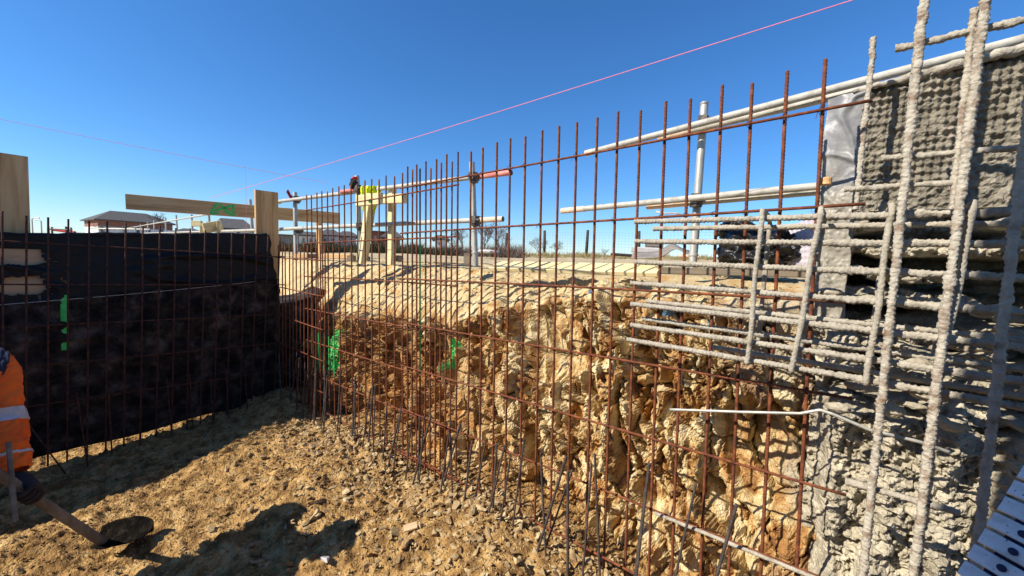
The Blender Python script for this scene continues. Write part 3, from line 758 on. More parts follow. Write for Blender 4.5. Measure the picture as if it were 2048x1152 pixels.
# ------------------------------------------------------------------ black wall and its boards
bw = empty('black_sheeting_wall', (-4.44, -1.2, -1.6)); tag(bw, 'black bitumen sheeted wall panel on the left with torn patches', 'formwork wall')
bi = Matrix.Translation(-Vector(bw.location))
def wtop(y): return .011 + .066 * (y + 1.76)
holes = [(hit(38, 512, 0, -4.44), .105, .062), (hit(50, 571, 0, -4.44), .105, .062)]
def sheet(name, zlo, zhi, off, m, seed, tear=True):
    ys = np.arange(-3.6, -.02, .012); fs_ = np.linspace(0, 1, 130)
    Yg, Fg = np.meshgrid(ys, fs_, indexing='ij'); y = Yg.ravel(); f = Fg.ravel()
    lo = zlo(y); hi = zhi(y); z = lo + (hi - lo) * f
    yr = -.095 + .07 * sstep(.1, -.55, z) + .008 * np.sin(z * 40)
    y2 = np.minimum(y, yr)
    P = np.stack([y * 0, y, z], -1)
    wr = 1 - np.abs(fbm(np.stack([y * 1.4 + z, y * 0, z * 4.5], -1), 3, seed))
    x = -4.44 + off + .020 * fbm(P * 2.5, 3, seed + 1) + .022 * sstep(.7, 1, wr) + .004 * fbm(P * 30, 2, seed + 2)
    F = grid_faces(*Yg.shape)
    if tear:
        c = P[F].mean(1); keep = np.ones(len(F), bool)
        for h, ry, rz in holes:
            q = (np.abs((c[:, 1] - h.y) / ry)) ** 4 + (np.abs((c[:, 2] - h.z) / rz)) ** 4
            q = q + .9 * fbm(c * 26, 3, seed + 4)
            keep &= q > 1
        # ragged pinholes round the tears
        q = np.exp(-((c[:, 1] + 1.60) / .16) ** 2 - ((c[:, 2] + .27) / .2) ** 2)
        keep &= ~((vnoise(c * 55, seed + 6) > .62) & (q > .45))
        F = F[keep]
    V = np.stack([x, y2, z], -1)
    o = link(name, np_mesh(name, V, F, m, True), bw); o.matrix_local = bi; return o
seamz = lambda y: -.468 + .083 * (y + 1.78)
botz = lambda y: -1.604 + .034 * (y + 1.65) + .012 * np.sin(y * 7)
sheet('upper_sheet', lambda y: seamz(y) - .03, wtop, .012, 'black_sheet', 701)
sheet('lower_sheet', botz, lambda y: seamz(y) + .01, .022, 'dusty_sheet', 731, False)
def corner_shade_face():  # earth return at the corner; its shade is put into the dark colour
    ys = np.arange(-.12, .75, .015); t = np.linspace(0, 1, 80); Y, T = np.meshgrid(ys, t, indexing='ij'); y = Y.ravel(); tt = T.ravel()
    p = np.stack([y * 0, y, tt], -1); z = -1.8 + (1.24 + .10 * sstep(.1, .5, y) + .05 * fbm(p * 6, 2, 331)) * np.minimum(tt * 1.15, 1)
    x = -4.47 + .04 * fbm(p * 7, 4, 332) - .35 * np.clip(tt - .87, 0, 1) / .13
    return np_mesh('corner_shade_face', np.stack([x, y, z], -1), grid_faces(*Y.shape), 'dusty_sheet', True)
o = link('corner_shade_face', corner_shade_face(), bw); o.matrix_local = bi

mb = MB(); mb.box((-4.475, -1.86, -.20), (.03, 3.44, .34)); mb.box((-4.476, -1.86, -.95), (.03, 3.44, 1.1))
o = mb.build('backing_board', 'black_sheet', bw); o.matrix_local = bi
o = board('plywood_patch', (-4.456, -1.9, -.29), (-4.456, -1.28, -.29), (0, 0, 1), .42, .006, 'plywood', bw)
mb = MB(); mb.tube([(-4.452, y, float(wtop(y)) + .004 * math.sin(y * 9)) for y in np.arange(-3.6, -.1, .06)], [.018 + .004 * math.sin(i * 2.3) for i in range(59)][:len(np.arange(-3.6, -.1, .06))], 8)
o = mb.build('top_fold', 'black_sheet', bw, True); o.matrix_local = bi
o = board('green_stripe', (-4.405, -1.487, -.41), (-4.405, -1.494, -.82), (0, 1, 0), .036, .004, 'green_paint', bw); o['label'] = 'bright green sprayed vertical stripe'
a = hit(-30, 612, 0, -4.40); b = hit(548, 559, 0, -4.40)
mb = MB(); mb.tube([a.lerp(b, k / 20) - Vector((0, 0, .012 * math.sin(math.pi * k / 20))) for k in range(21)], .0016, 6)
tag(mb.build('string_line', 'white_string'), 'thin white string stretched across the black wall', 'string')

def wood_board(label, p0, p1, wdir, w_, t_, m='timber', name='timber_board', grp=None): 
    return tag(board(name, p0, p1, wdir, w_, t_, m), label, 'board', grp)
wood_board('upright pale timber board at the right end of the black wall', (-4.50, -.095, -1.55), (-4.50, -.105, .555), (0, 1, 0), .205, .04)
wood_board('tall upright timber board behind the black wall at the left edge', (-4.53, -1.83, -1.5), (-4.53, -1.80, .575), (0, 1, 0), .36, .04)
pa, pb = dep(251, 403, 3.95), dep(679, 437, 5.35)
prof = board('timber_board', pa, pb, (0, 0, 1), .150, .038, 'timber'); tag(prof, 'long horizontal timber board with a green painted cross', 'board')
# painted cross on the long board (real thin strips of paint just proud of the wood)
prof_l = (pb - pa).length
def paint(u0, v0, u1, v1, w_):
    L = math.hypot(u1 - u0, v1 - v0); mb = MB(); mb.box((0, 0, 0), (L, w_, .002))
    o = mb.build('paint_stroke', 'green_paint', prof); 
    o.matrix_local = Matrix.Translation(((u0 + u1) / 2, (v0 + v1) / 2, pz)) @ Matrix.Rotation(math.atan2(v1 - v0, u1 - u0), 4, 'Z')
# which face looks at the camera
zl = prof.matrix_world.to_3x3() @ Vector((0, 0, 1)); pz = .0205 if zl.dot(Vector(CC) - pa) > 0 else -.0205
sgn = 1 if (prof.matrix_world.to_3x3() @ Vector((0, 1, 0))).z > 0 else -1
u0 = -prof_l / 2 + prof_l * .325; 
for (a_, b_, c_, d_) in ((0, -.055, .05, .06), (.05, .06, .15, -.03), (.03, -.03, .17, .055), (.17, .06, .17, -.065), (.0, -.06, .06, -.05), (.10, -.02, .16, -.065)):
    paint(u0 + a_ * 1.25, sgn * b_, u0 + c_ * 1.25, sgn * d_, .022)
wood_board('short post carrying the right end of the long board', dep(637, 424, 5.42), dep(641, 508, 5.42), (1, 0, 0), .075, .06, 'timber', 'timber_post')

# ------------------------------------------------------------------ yellow timber profile frames
def post(par, a, b, w_=.068, t_=.045, m='timber_pale', nm='post', wd=(1, .14, 0)): return board(nm, a, b, wd, w_, t_, m, par)
pf = empty('profile_frame', dep(752, 522, 3.9)); bpy.context.view_layer.update()
tag(pf, 'yellow timber profile frame of two posts and crossboards behind the mesh', 'timber frame')
post(pf, dep(723, 528, 3.85), dep(741, 388, 3.85), .06, .06); post(pf, dep(783, 530, 3.9), dep(785, 376, 3.9), .06, .06)
board('crossboard', hit(714, 402, 1, .35), hit(763, 397, 1, .35), (0, 0, 1), .10, .03, 'timber_pale', pf)
board('crossboard', hit(760, 399, 1, .55), hit(810, 397, 1, .55), (0, 0, 1), .085, .04, 'timber_pale', pf)
board('brace', dep(746, 410, 3.95), dep(730, 520, 3.95), (1, .14, 0), .05, .04, 'timber_pale', pf)
mb = MB(); mb.tube([Vector((0, 0, 0)), Vector((0, 0, .001))], [.02, .02], 12)
o = mb.build('paint_spot', 'green_paint', pf); o.matrix_local = Matrix.Translation(-Vector(pf.location)) @ along(hit(741, 402, 1, .333), hit(741, 402, 1, .33))
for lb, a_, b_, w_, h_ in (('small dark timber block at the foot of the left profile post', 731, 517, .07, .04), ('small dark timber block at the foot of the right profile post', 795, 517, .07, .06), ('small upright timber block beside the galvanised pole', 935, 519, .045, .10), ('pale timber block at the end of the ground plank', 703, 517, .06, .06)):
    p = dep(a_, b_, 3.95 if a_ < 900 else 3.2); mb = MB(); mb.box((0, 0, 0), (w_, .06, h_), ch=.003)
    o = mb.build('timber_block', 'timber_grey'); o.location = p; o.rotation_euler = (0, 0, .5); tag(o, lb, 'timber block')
# second profile frame far left
pf2 = empty('profile_frame', dep(412, 470, 5.6)); bpy.context.view_layer.update(); tag(pf2, 'low yellow profile frame peeping over the black wall', 'timber frame')
board('crossboard', dep(407, 457, 5.5), dep(443, 450, 5.7), (0, 0, 1), .14, .035, 'timber_pale', pf2)
board('crossboard', dep(384, 447, 5.6), dep(403, 447, 5.6), (0, 0, 1), .08, .035, 'timber_pale', pf2)
for px in (417, 438): board('post', dep(px, 560, 5.62), dep(px, 444, 5.62), (1, -.5, 0), .055, .045, 'timber_pale', pf2)
board('post', dep(404, 470, 5.62), dep(404, 445, 5.62), (1, -.5, 0), .05, .045, 'timber_pale', pf2)
# hi-vis vest hung on the frame
def vest():
    n, m_ = 26, 30; U, V = np.meshgrid(np.linspace(0, 1, n), np.linspace(0, 1, m_), indexing='ij'); u = U.ravel(); v = V.ravel()
    a = np.array(dep(722, 372, 3.93)); b = np.array(dep(762, 372, 3.93)); d = np.array(dep(738, 432, 3.90)) - np.array(dep(742, 372, 3.93))
    P = np.stack([u * 3, v * 3, u * 0], -1)
    half = (.5 - .22 * v ** 1.5) 
    pos = a + (b - a) * (.5 + (u - .5) * 2 * half)[:, None] + d * (v * (1 - .25 * np.abs(u - .3)) )[:, None]
    nn = np.array(CM @ np.array((0, 0, 1.0)))
    pos = pos + nn * (.03 * fbm(P * 2.4, 3, 801) + .018 * np.sin(u * 22 + 3 * v))[:, None]
    return np_mesh('hi_vis_vest', pos, grid_faces(n, m_), 'hivis_yellow', True)
o = link('hi_vis_vest', vest()); sm = o.modifiers.new('thick', 'SOLIDIFY'); sm.thickness = .004
tag(o, 'fluorescent yellow hi-vis vest bundled on the timber profile frame', 'vest')

# planks on the upper ground
wood_board('yellow timber plank lying along the crest of the bank', dep(988, 532, 2.95), dep(1320, 541, 2.28), (.2, .9, .36), .13, .03, 'timber_pale', 'timber_plank')
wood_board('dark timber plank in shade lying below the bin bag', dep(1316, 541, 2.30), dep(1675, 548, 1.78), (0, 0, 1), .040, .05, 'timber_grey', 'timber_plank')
wood_board('timber plank on the ground near the galvanised pole base', dep(592, 512, 4.35), dep(704, 513, 4.0), (0, 0, 1), .045, .06, 'timber', 'timber_plank')

# ------------------------------------------------------------------ scaffold handrail
def tube_thing(name, a, b, r, m, label, grp=None, ends=None, cat='scaffold tube'):
    a, b = Vector(a), Vector(b); L = (b - a).length
    t = empty(name, mw=along(a, b)); tag(t, label, cat, grp)
    mb = MB(); k = max(2, int(L / .04)); 
    mb.tube([(0, 0, L * i / k) for i in range(k + 1)], r, 16, cap=False)
    mb.tube([(0, 0, L * i) for i in (1, 0)], r * .86, 16, cap=False)
    mb.build('tube', m, t, True)
    for (z0, z1, mm) in (ends or []):
        mb = MB(); mb.tube([(0, 0, z0 * L), (0, 0, z0 * L + .001), (0, 0, z1 * L)], [r * .9, r * 1.07, r * 1.07], 16, cap=False); mb.build('end_sleeve', mm, t, True)
    return t
def coupler(par, p, ax, s=1.0):
    inv_ = par.matrix_world.inverted(); mb = MB(); ax = Vector(ax).normalized()
    mb.tube([-ax * .028 * s, ax * .028 * s], .034 * s, 12)
    mb.box((.0, .0, .0), (.085 * s, .06 * s, .05 * s), along((0, 0, 0), ax).to_3x3())
    mb.tube([Vector((0, 0, -.05 * s)), Vector((0, 0, .012 * s))], .036 * s, 12)
    mb.box((.045 * s, -.03 * s, 0), (.05 * s, .014, .014))
    o = mb.build('coupler', 'coupler', par); o.matrix_local = inv_ @ Matrix.Translation(p)
bpy.context.view_layer.update()
G = 'poles of the scaffold handrail'
near = [((590, 385), (592, 520), 4.8, 'leaning thin handrail pole beside the upright timber board', ((590, 398), (595, 459))),
        ((714, 352), (722, 532), 4.05, 'handrail pole behind the yellow profile frame with a dark rag on top', ((715, 377), (719, 452))),
        ((944, 325), (951, 533), 3.3, 'galvanised handrail pole standing alone behind the mesh with a collar at its foot', ((945, 353), (949, 440))),
        ((1409, 206), (1384, 545), 2.55, 'thick galvanised handrail pole nearest the sprayed wall', ((1404, 243), (1390, 398)))]
for (tp_, bt, Zd, lb, cps) in near:
    a, b = dep(*bt, Zd), dep(*tp_, Zd * 1.01)
    t = tube_thing('scaffold_pole', a, b, .0242, 'galv', lb, G, [(.985, 1.0, 'galv')] if Zd < 3 else None, 'scaffold pole')
    bpy.context.view_layer.update()
    for c in cps: coupler(t, dep(c[0] + 3, c[1], Zd * .99), (1, .1, 0))
    if Zd < 3.5:
        mb = MB(); mb.tube([(0, 0, .10), (0, 0, .105), (0, 0, .118), (0, 0, .122)], [.0245, .029, .029, .0245], 16); mb.build('collar', 'galv', t)
def on_line(px, py):
    d = ray(px, py); t = (.027 + 1.63) / (d[1] + .08 * d[0]); return t
left_poles = [(500, 399, 5), (417, 423, 3), (383, 429, 2), (352, 430, 3), (331, 435, 1), (308, 440, 0), (295, 444, 1), (281, 448, 0), (270, 452, 0), (259, 454, 0), (247, 456, 1), (237, 458, 0)]
for i, (px, py, ln) in enumerate(left_poles):
    Zd = on_line(px, 470); a = dep(px + ln * 1.6, 470, Zd); a.z = -.12; b = dep(px, py, Zd)
    tube_thing('scaffold_pole', a, b, .0242, 'galv', 'leaning handrail pole half hidden behind the long timber board' if i == 0 else 'thin handrail pole in the receding row beyond the black wall, %s from the long board' % ('nearest second third fourth fifth sixth seventh eighth ninth tenth eleventh'.split()[i - 1]), None if i == 0 else 'far handrail poles', None, 'scaffold pole')
GR = 'rails of the scaffold handrail'
def rail(a, b, lb, m='rail_paint', ends=None, r=.0205): tube_thing('scaffold_rail', a, b, r, m, lb, GR, ends, 'scaffold rail')
rail(dep(548, 404, 4.95), dep(1023, 345, 3.12), 'upper white handrail tube with a red end behind the mesh', ends=[(.90, 1.0, 'rail_red')])
rail(dep(683, 384, 4.2), dep(712, 380, 4.1), 'short red tipped tube end beside the dark rag', 'rail_red', r=.022)
rail(dep(548, 459, 4.95), dep(1006, 438, 3.14), 'lower white handrail tube ending in a dark open mouth', ends=[(.93, 1.0, 'rail_peach')])
rail(hit(1171, 307, 1, 1.03), hit(2110, 62, 1, 1.03), 'long top handrail tube running up past the sprayed wall', ends=[(0.0, .03, 'rail_peach')])
rail(hit(1316, 277, 1, 1.10), hit(1760, 172, 1, 1.10), 'second top handrail tube just under the long one', ends=[(0.0, .2, 'rail_peach')])
rail(hit(1123, 422, 1, 1.03), hit(1700, 366, 1, 1.03), 'middle handrail tube crossing the thick pole', ends=[(0.0, .12, 'rail_peach')])
rail(hit(1294, 413, 1, 1.10), hit(1720, 376, 1, 1.10), 'lower doubled handrail tube ending peach coloured by the thick pole', ends=[(0.0, .25, 'rail_peach')])
rail(dep(215, 463, on_line(215, 463)), dep(560, 404, on_line(560, 404)), 'far upper handrail tube receding beyond the black wall', r=.022)
rail(dep(225, 468, on_line(225, 468)), dep(560, 459, on_line(560, 459)), 'far lower handrail tube receding beyond the black wall', r=.022)
# rag on the pole and red tape flutter
o = blob('dark_rag', dep(707, 368, 4.0), (.035, .03, .055), 5, 'dark_cloth', None, 18, .6); tag(o, 'dark rag tied on top of a handrail pole', 'rag')
o = blob('red_cap', dep(710, 357, 4.0), (.03, .03, .018), 6, 'red_cloth', None, 14, .4); tag(o, 'red scrap on top of the dark rag', 'cap')
def ribbon(name, pts, wd, m, label, cat='tape'):
    pts = [Vector(p) for p in pts]; vs = []; wd = Vector(wd)
    for i, p in enumerate(pts): vs += [p - wd * .5, p + wd * .5]
    mb = MB(); mb.add(vs, [(2 * i, 2 * i + 2, 2 * i + 3, 2 * i + 1) for i in range(len(pts) - 1)])
    o = mb.build(name, m, None, True); s = o.modifiers.new('thick', 'SOLIDIFY'); s.thickness = .0015; return tag(o, label, cat)
ribbon('tape_ribbon', [dep(586, 397, 4.75), dep(580, 392, 4.72), dep(577, 386, 4.74), dep(574, 381, 4.7)], (.0, .02, .035), 'red_cloth', 'short red tape fluttering on the thin handrail pole')
ribbon('tape_ribbon', [dep(1312, 423, 6), dep(1330, 427, 6.05), dep(1350, 426, 6), dep(1372, 433, 6.05)], (0, .01, .03), 'tape_white', 'pale barrier tape fluttering left of the thick pole')

# ------------------------------------------------------------------ bin bag, dimpled sheet, debris on the upper ground
def crumple(c, s, seed, m, n=60):
    u = np.linspace(0.02, np.pi - .02, n); v = np.linspace(0, 2 * np.pi, n * 2)
    U, Vv = np.meshgrid(u, v, indexing='ij')
    D = np.stack([np.sin(U) * np.cos(Vv), np.sin(U) * np.sin(Vv), np.cos(U)], -1).reshape(-1, 3)
    rdg = 1 - np.abs(fbm(D * 2.2 + seed, 3, seed)); r2 = 1 - np.abs(fbm(D * 5 + seed, 3, seed + 3))
    r = .72 + .55 * (rdg - .6) + .25 * (r2 - .6) + .2 * fbm(D * 1.3, 2, seed + 5)
    P = D * r[:, None] * np.array(s) + np.array(c)
    return np_mesh('bag', P, grid_faces(*U.shape), m, True)
c = dep(1512, 506, 2.62); o = link('bin_bag', crumple((0, 0, 0), (.30, .22, .17), 911, 'bin_bag')); o.location = c; o.rotation_euler = (0, 0, -.7)
tag(o, 'heap of crumpled black plastic sheeting behind the coated bars', 'plastic sheeting')
c = dep(1475, 462, 2.7); o = link('bin_bag', crumple((0, 0, 0), (.13, .11, .075), 931, 'bin_bag', 40)); o.location = c
tag(o, 'small knotted black plastic bag on top of the heap', 'plastic bag')
def egg():
    n, m_ = 110, 90; U, V = np.meshgrid(np.linspace(0, 1, n), np.linspace(0, 1, m_), indexing='ij'); u = U.ravel(); v = V.ravel()
    a = np.array(dep(1545, 545, 2.5)); bx = np.array(dep(1720, 552, 2.1)) - a
    bx[2] = 0
    back = np.array((-.25, .9, 0)) ; back = back / np.linalg.norm(back)
    ang = v * 2.2
    pos = a + bx * u[:, None] + back * (.13 * (1 - np.cos(ang)))[:, None] + np.array((0, 0, 1.0)) * (.03 + .30 * np.sin(np.minimum(ang, 1.75)) * (1 - .12 * (u - .6) ** 2 * 4) * (.88 + .12 * sstep(0, .5, u)))[:, None]
    st = np.clip((np.cos(u * 2 * np.pi * 20) + np.cos(v * 2 * np.pi * 17)) * .5, -.3, 1)
    pos = pos + (np.array((-.3, -.7, .3)))[None, :] * (.007 * st)[:, None]
    return np_mesh('dimpled_sheet', pos, grid_faces(n, m_), 'egg_sheet', True)
o = link('dimpled_sheet', egg()); s = o.modifiers.new('thick', 'SOLIDIFY'); s.thickness = .003
tag(o, 'pale lilac dimpled drainage sheet curled up beside the black plastic', 'drainage sheet')
def debris_sheet():
    n, m_ = 20, 10; U, V = np.meshgrid(np.linspace(0, 1, n), np.linspace(0, 1, m_), indexing='ij'); u = U.ravel(); v = V.ravel()
    a = np.array(dep(1262, 516, 3.7)); b = np.array(dep(1390, 512, 3.3)) - a; c_ = np.array((-.2, .5, .05))
    pos = a + b * u[:, None] + c_ * v[:, None]; pos[:, 2] += .075 * np.exp(-((u - .72) / .16) ** 2) + .012 * v
    return np_mesh('debris_sheet', pos, grid_faces(n, m_), 'debris', True)
o = link('bent_sheet', debris_sheet()); s = o.modifiers.new('thick', 'SOLIDIFY'); s.thickness = .012; tag(o, 'bent dull sheet lying on the upper ground left of the black plastic', 'sheet')
for lb, px, py, Zd, sz, m in (('small grey stacked crate on the upper ground', 1308, 491, 5.2, (.22, .16, .1), 'debris'), ('pale slab of rubbish on the upper ground', 1290, 500, 4.6, (.3, .2, .06), 'tape_white'), ('dark flat board lying on the upper ground by the debris', 1250, 510, 4.2, (.28, .14, .025), 'dark_cloth')):
    mb = MB(); mb.box((0, 0, 0), sz, ch=.008)
    if 'crate' in lb:
        for k in range(3): mb.box((0, -sz[1] / 2 - .004, -sz[2] * .3 + k * sz[2] * .3), (sz[0] * 1.02, .008, .012))
    o = mb.build('crate' if 'crate' in lb else 'slab', m); o.location = dep(px, py, Zd); o.rotation_euler = (.04, .03, .4); tag(o, lb, 'debris')
p = dep(1357, 512, 3.25); mb = MB(); mb.tube([(0, 0, 0), (.14, .06, 0)], .014, 12, cap=False); mb.tube([(.14, .06, 0), (0, 0, 0)], .010, 12, cap=False)
o = mb.build('pipe_offcut', 'rail_peach', None, True); o.location = p; tag(o, 'short pale pipe offcut lying by the bent sheet', 'pipe')
o = link('rubbish_heap', crumple((0, 0, 0), (.30, .2, .05), 950, 'tape_white', 24)); o.location = dep(975, 503, 9); tag(o, 'pale heap of crumpled packaging beyond the galvanised pole', 'rubbish')

# ------------------------------------------------------------------ string lines
def string(a, b, label, r=.0014, m='pink_string', sag=.0):
    mb = MB(); a, b = Vector(a), Vector(b)
    mb.tube([a.lerp(b, k / 24) - Vector((0, 0, sag * math.sin(math.pi * k / 24))) for k in range(25)], r, 6)
    return tag(mb.build('string_line', m), label, 'string')
string(dep(1850, -46, 1.5), dep(420, 396, 4.35), 'pink string line rising from the long board to the top right', .0019, sag=.02)
s2a, s2b = dep(-60, 226, 3.6), dep(655, 366, 4.6)
string(s2a, s2b, 'faint pink string line crossing the sky on the left', .0019, sag=.01)
q = (492 + 60) / 715.0; tpz = None
best = min((abs((np.array(CM.T @ (np.array(s2a.lerp(s2b, k / 400)) - CC))[0] / -np.array(CM.T @ (np.array(s2a.lerp(s2b, k / 400)) - CC))[2]) - (492 - 1024) / FPX), k) for k in range(401))[1]
tpz = s2a.lerp(s2b, best / 400)
tpz = hit(492, 336, 1, tpz.y) if False else tpz
string(tpz, (tpz.x, tpz.y, -1.45), 'vertical pink plumb string hanging in front of the black wall', .0016)

# ------------------------------------------------------------------ worker with shovel
def skin_obj(name, joints, edges, m, parent, sub=2):
    me = bpy.data.meshes.new(name); me.from_pydata([j[0] for j in joints], edges, []); me.update()
    o = link(name, me, parent); o.matrix_local = Matrix.Translation(-Vector(parent.location))
    md = o.modifiers.new('skin', 'SKIN'); md.use_smooth_shade = True
    for i, j in enumerate(joints):
        rr2 = j[1] if hasattr(j[1], '__len__') else (j[1], j[1]); me.skin_vertices[0].data[i].radius = rr2
        me.skin_vertices[0].data[i].use_root = (i == 0)
    o.modifiers.new('sub', 'SUBSURF').levels = sub; o.modifiers['sub'].render_levels = sub
    me.materials.append(MATS[m]); return o
wk = empty('person', (-3.3, -2.15, -1.62)); tag(wk, 'stooping worker in orange hi-vis jacket and dark trousers holding a shovel', 'person')
bpy.context.view_layer.update()
sh = dep(-26, 742, 1.78); el = dep(-5, 852, 1.74); wr = dep(10, 945, 1.70); hd = dep(54, 988, 1.66)
neck = dep(-240, 700, 1.47); pel = dep(-330, 935, 1.47); chest = dep(-175, 800, 1.55); head = dep(-285, 640, 1.42)
sh2 = dep(-470, 760, 1.25); el2 = dep(-330, 900, 1.30); wr2 = dep(-140, 930, 1.48)
kneeR = dep(-50, 1055, 1.62); hipR = dep(-190, 965, 1.58); ftR = Vector((kneeR.x - .12, kneeR.y - .02, -1.57))
kneeL = dep(-330, 1080, 1.32); hipL = dep(-370, 965, 1.36); ftL = Vector((kneeL.x - .12, kneeL.y - .03, -1.57))
fwd = Vector((.45, .75, 0)).normalized()
body = skin_obj('body', [(pel, .13), (hipR, .10), (kneeR, .068), (ftR, .05), (ftR + fwd * .2, .04), (hipL, .10), (kneeL, .068), (ftL, .05), (ftL + fwd * .2, .04), (chest, .14), (neck, .06), (head, (.085, .10)), (head + Vector((0, 0, .07)), .07), (sh, .05), (el, .04), (wr, .032), (sh2, .05), (el2, .04), (wr2, .032)],
    [(0, 1), (1, 2), (2, 3), (3, 4), (0, 5), (5, 6), (6, 7), (7, 8), (0, 9), (9, 10), (10, 11), (11, 12), (9, 13), (13, 14), (14, 15), (9, 16), (16, 17), (17, 18)], 'navy', wk)
jk = skin_obj('jacket', [(chest, .185), (pel.lerp(chest, .25), .17), (neck.lerp(chest, .35), .12), (chest.lerp(sh, .7), .09), (sh2, .086), (el2, .070), (wr2, .054)],
    [(0, 1), (0, 2), (0, 3), (0, 4), (4, 5), (5, 6)], 'hivis_orange', wk)
tx = bpy.data.textures.new('cloth_folds', 'CLOUDS'); tx.noise_scale = .07; dm = jk.modifiers.new('folds', 'DISPLACE'); dm.texture = tx; dm.strength = .028; dm.mid_level = .55; dm.texture_coords = 'GLOBAL'
jk.modifiers['sub'].levels = 3; jk.modifiers['sub'].render_levels = 3
wkl = Matrix.Translation(-Vector(wk.location))
def band(a, b, f0, f1, r0, nm='reflective_band', m='reflective', tilt=(0, 0, 0)):
    p, q = Vector(a).lerp(Vector(b), f0), Vector(a).lerp(Vector(b), f1); mb = MB()
    mb.tube([p, p.lerp(q, .05), p.lerp(q, .95), q], [r0 * .94, r0, r0, r0 * .94], 20, cap=False)
    o = mb.build(nm, m, wk, True); o.matrix_local = wkl; return o
tl = Vector((0, 0, .02))

def sleeve(nm, m, f0, f1, off=0.0):
    P0, P1, P2, P3 = [np.array(q) for q in (sh.lerp(chest, .25) + Vector((0, 0, .05)), sh, el, wr.lerp(hd, .25))]
    k = max(6, int(150 * (f1 - f0))); n = 48; f = np.linspace(f0, f1, k); 
    def cen(f):
        g = np.clip(f, 0, 1) * 3; i = np.minimum(g.astype(int), 2); t = (g - i)[:, None]; Q = np.array([P0, P1, P2, P3])
        def lin(ff):
            g = np.clip(ff, 0, 1) * 3; i = np.minimum(g.astype(int), 2); t = (g - i)[:, None]; return Q[i] * (1 - t) + Q[i + 1] * t
        return sum(lin(f + d_) for d_ in (-.09, -.045, 0, .045, .09)) / 5
    c_ = cen(f); tg = cen(f + .01) - cen(f - .01); tg /= np.linalg.norm(tg, axis=1)[:, None]
    ref = np.array((.3, -.9, .1)); e1 = ref - tg * (tg @ ref)[:, None]; e1 /= np.linalg.norm(e1, axis=1)[:, None]; e2 = np.cross(tg, e1)
    A = np.linspace(0, 2 * np.pi, n, endpoint=False); FF_, AA = np.meshgrid(f, A, indexing='ij')
    base = np.interp(FF_, [0, .18, .34, .55, .68, .85, .97, 1.0], [.060, .095, .092, .080, .079, .072, .058, .052])
    fold = fbm(np.stack([np.cos(AA) * 1.3 + FF_ * 3, np.sin(AA) * 1.3, FF_ * 13 + .8 * np.sin(AA * 2)], -1).reshape(-1, 3), 3, 861).reshape(FF_.shape)
    fine = fbm(np.stack([np.cos(AA) * 3, np.sin(AA) * 3, FF_ * 40], -1).reshape(-1, 3), 2, 862).reshape(FF_.shape)
    rr_2 = base + .020 * (1 - np.abs(fold)) - .012 + .004 * fine + off
    V = c_[:, None, :] + rr_2[..., None] * (np.cos(AA)[..., None] * e1[:, None, :] + np.sin(AA)[..., None] * e2[:, None, :])
    i = np.arange(k - 1)[:, None] * n; j = np.arange(n)[None, :]
    F = np.stack([i + j, i + (j + 1) % n, i + n + (j + 1) % n, i + n + j], -1).reshape(-1, 4)
    o = link(nm, np_mesh(nm, V.reshape(-1, 3), F, m, True), wk); o.matrix_local = wkl; return o
sleeve('sleeve', 'hivis_orange', 0, 1); sleeve('reflective_band', 'reflective', .60, .68, .003); sleeve('reflective_band', 'reflective', .875, .89, .003); sleeve('shoulder_yoke', 'navy', .08, .22, .003); 
band(pel.lerp(chest, .3), chest, .2, .45, .19)
mb = MB(); mb.tube([neck + Vector((0, 0, -.02)), neck + Vector((.02, .02, .03))], [.10, .085], 16, cap=False); o = mb.build('collar', 'navy', wk, True); o.matrix_local = wkl
mb_h = MB(); 
for k in range(9):
    pass
o = blob('helmet', head + Vector((0, 0, .075)), (.125, .145, .085), 4, 'helmet', wk, 20, .02)
o = blob('nose', head + fwd * .10 + Vector((0, 0, -.01)), (.016, .022, .02), 9, 'skin', wk, 10, .05)
# gloved hand closed round the handle
gA, gB = dep(46, 980, 1.665), hit(214, 1090, 2, -1.56)
hdv = (gB - gA).normalized(); sidev = hdv.cross(Vector((0, 0, 1))).normalized(); upv = sidev.cross(hdv)
jo = [(wr.lerp(hd, .15), .036), (hd + upv * .03, (.042, .03))]; ed = [(0, 1)]
for k in range(4):
    b0 = hd + hdv * (-.034 + .023 * k) ; L_ = (.9, 1, .97, .8)[k]
    pts_ = [b0 + sidev * .026 + upv * .018, b0 + sidev * .030 * L_ - upv * .012, b0 + sidev * .008 - upv * .028 * L_, b0 - sidev * .014 - upv * .020]
    i0 = len(jo); jo += [(pts_[0], .0105), (pts_[1], .0100), (pts_[2], .0095), (pts_[3], .0085)]; ed += [(1, i0), (i0, i0 + 1), (i0 + 1, i0 + 2), (i0 + 2, i0 + 3)]
i0 = len(jo); jo += [(hd - sidev * .028 + upv * .016 - hdv * .03, .012), (hd - sidev * .026 - upv * .01 - hdv * .01, .0105), (hd - sidev * .01 - upv * .026, .0095)]; ed += [(1, i0), (i0, i0 + 1), (i0 + 1, i0 + 2)]
skin_obj('glove', jo, ed, 'dark_cloth', wk, 1)
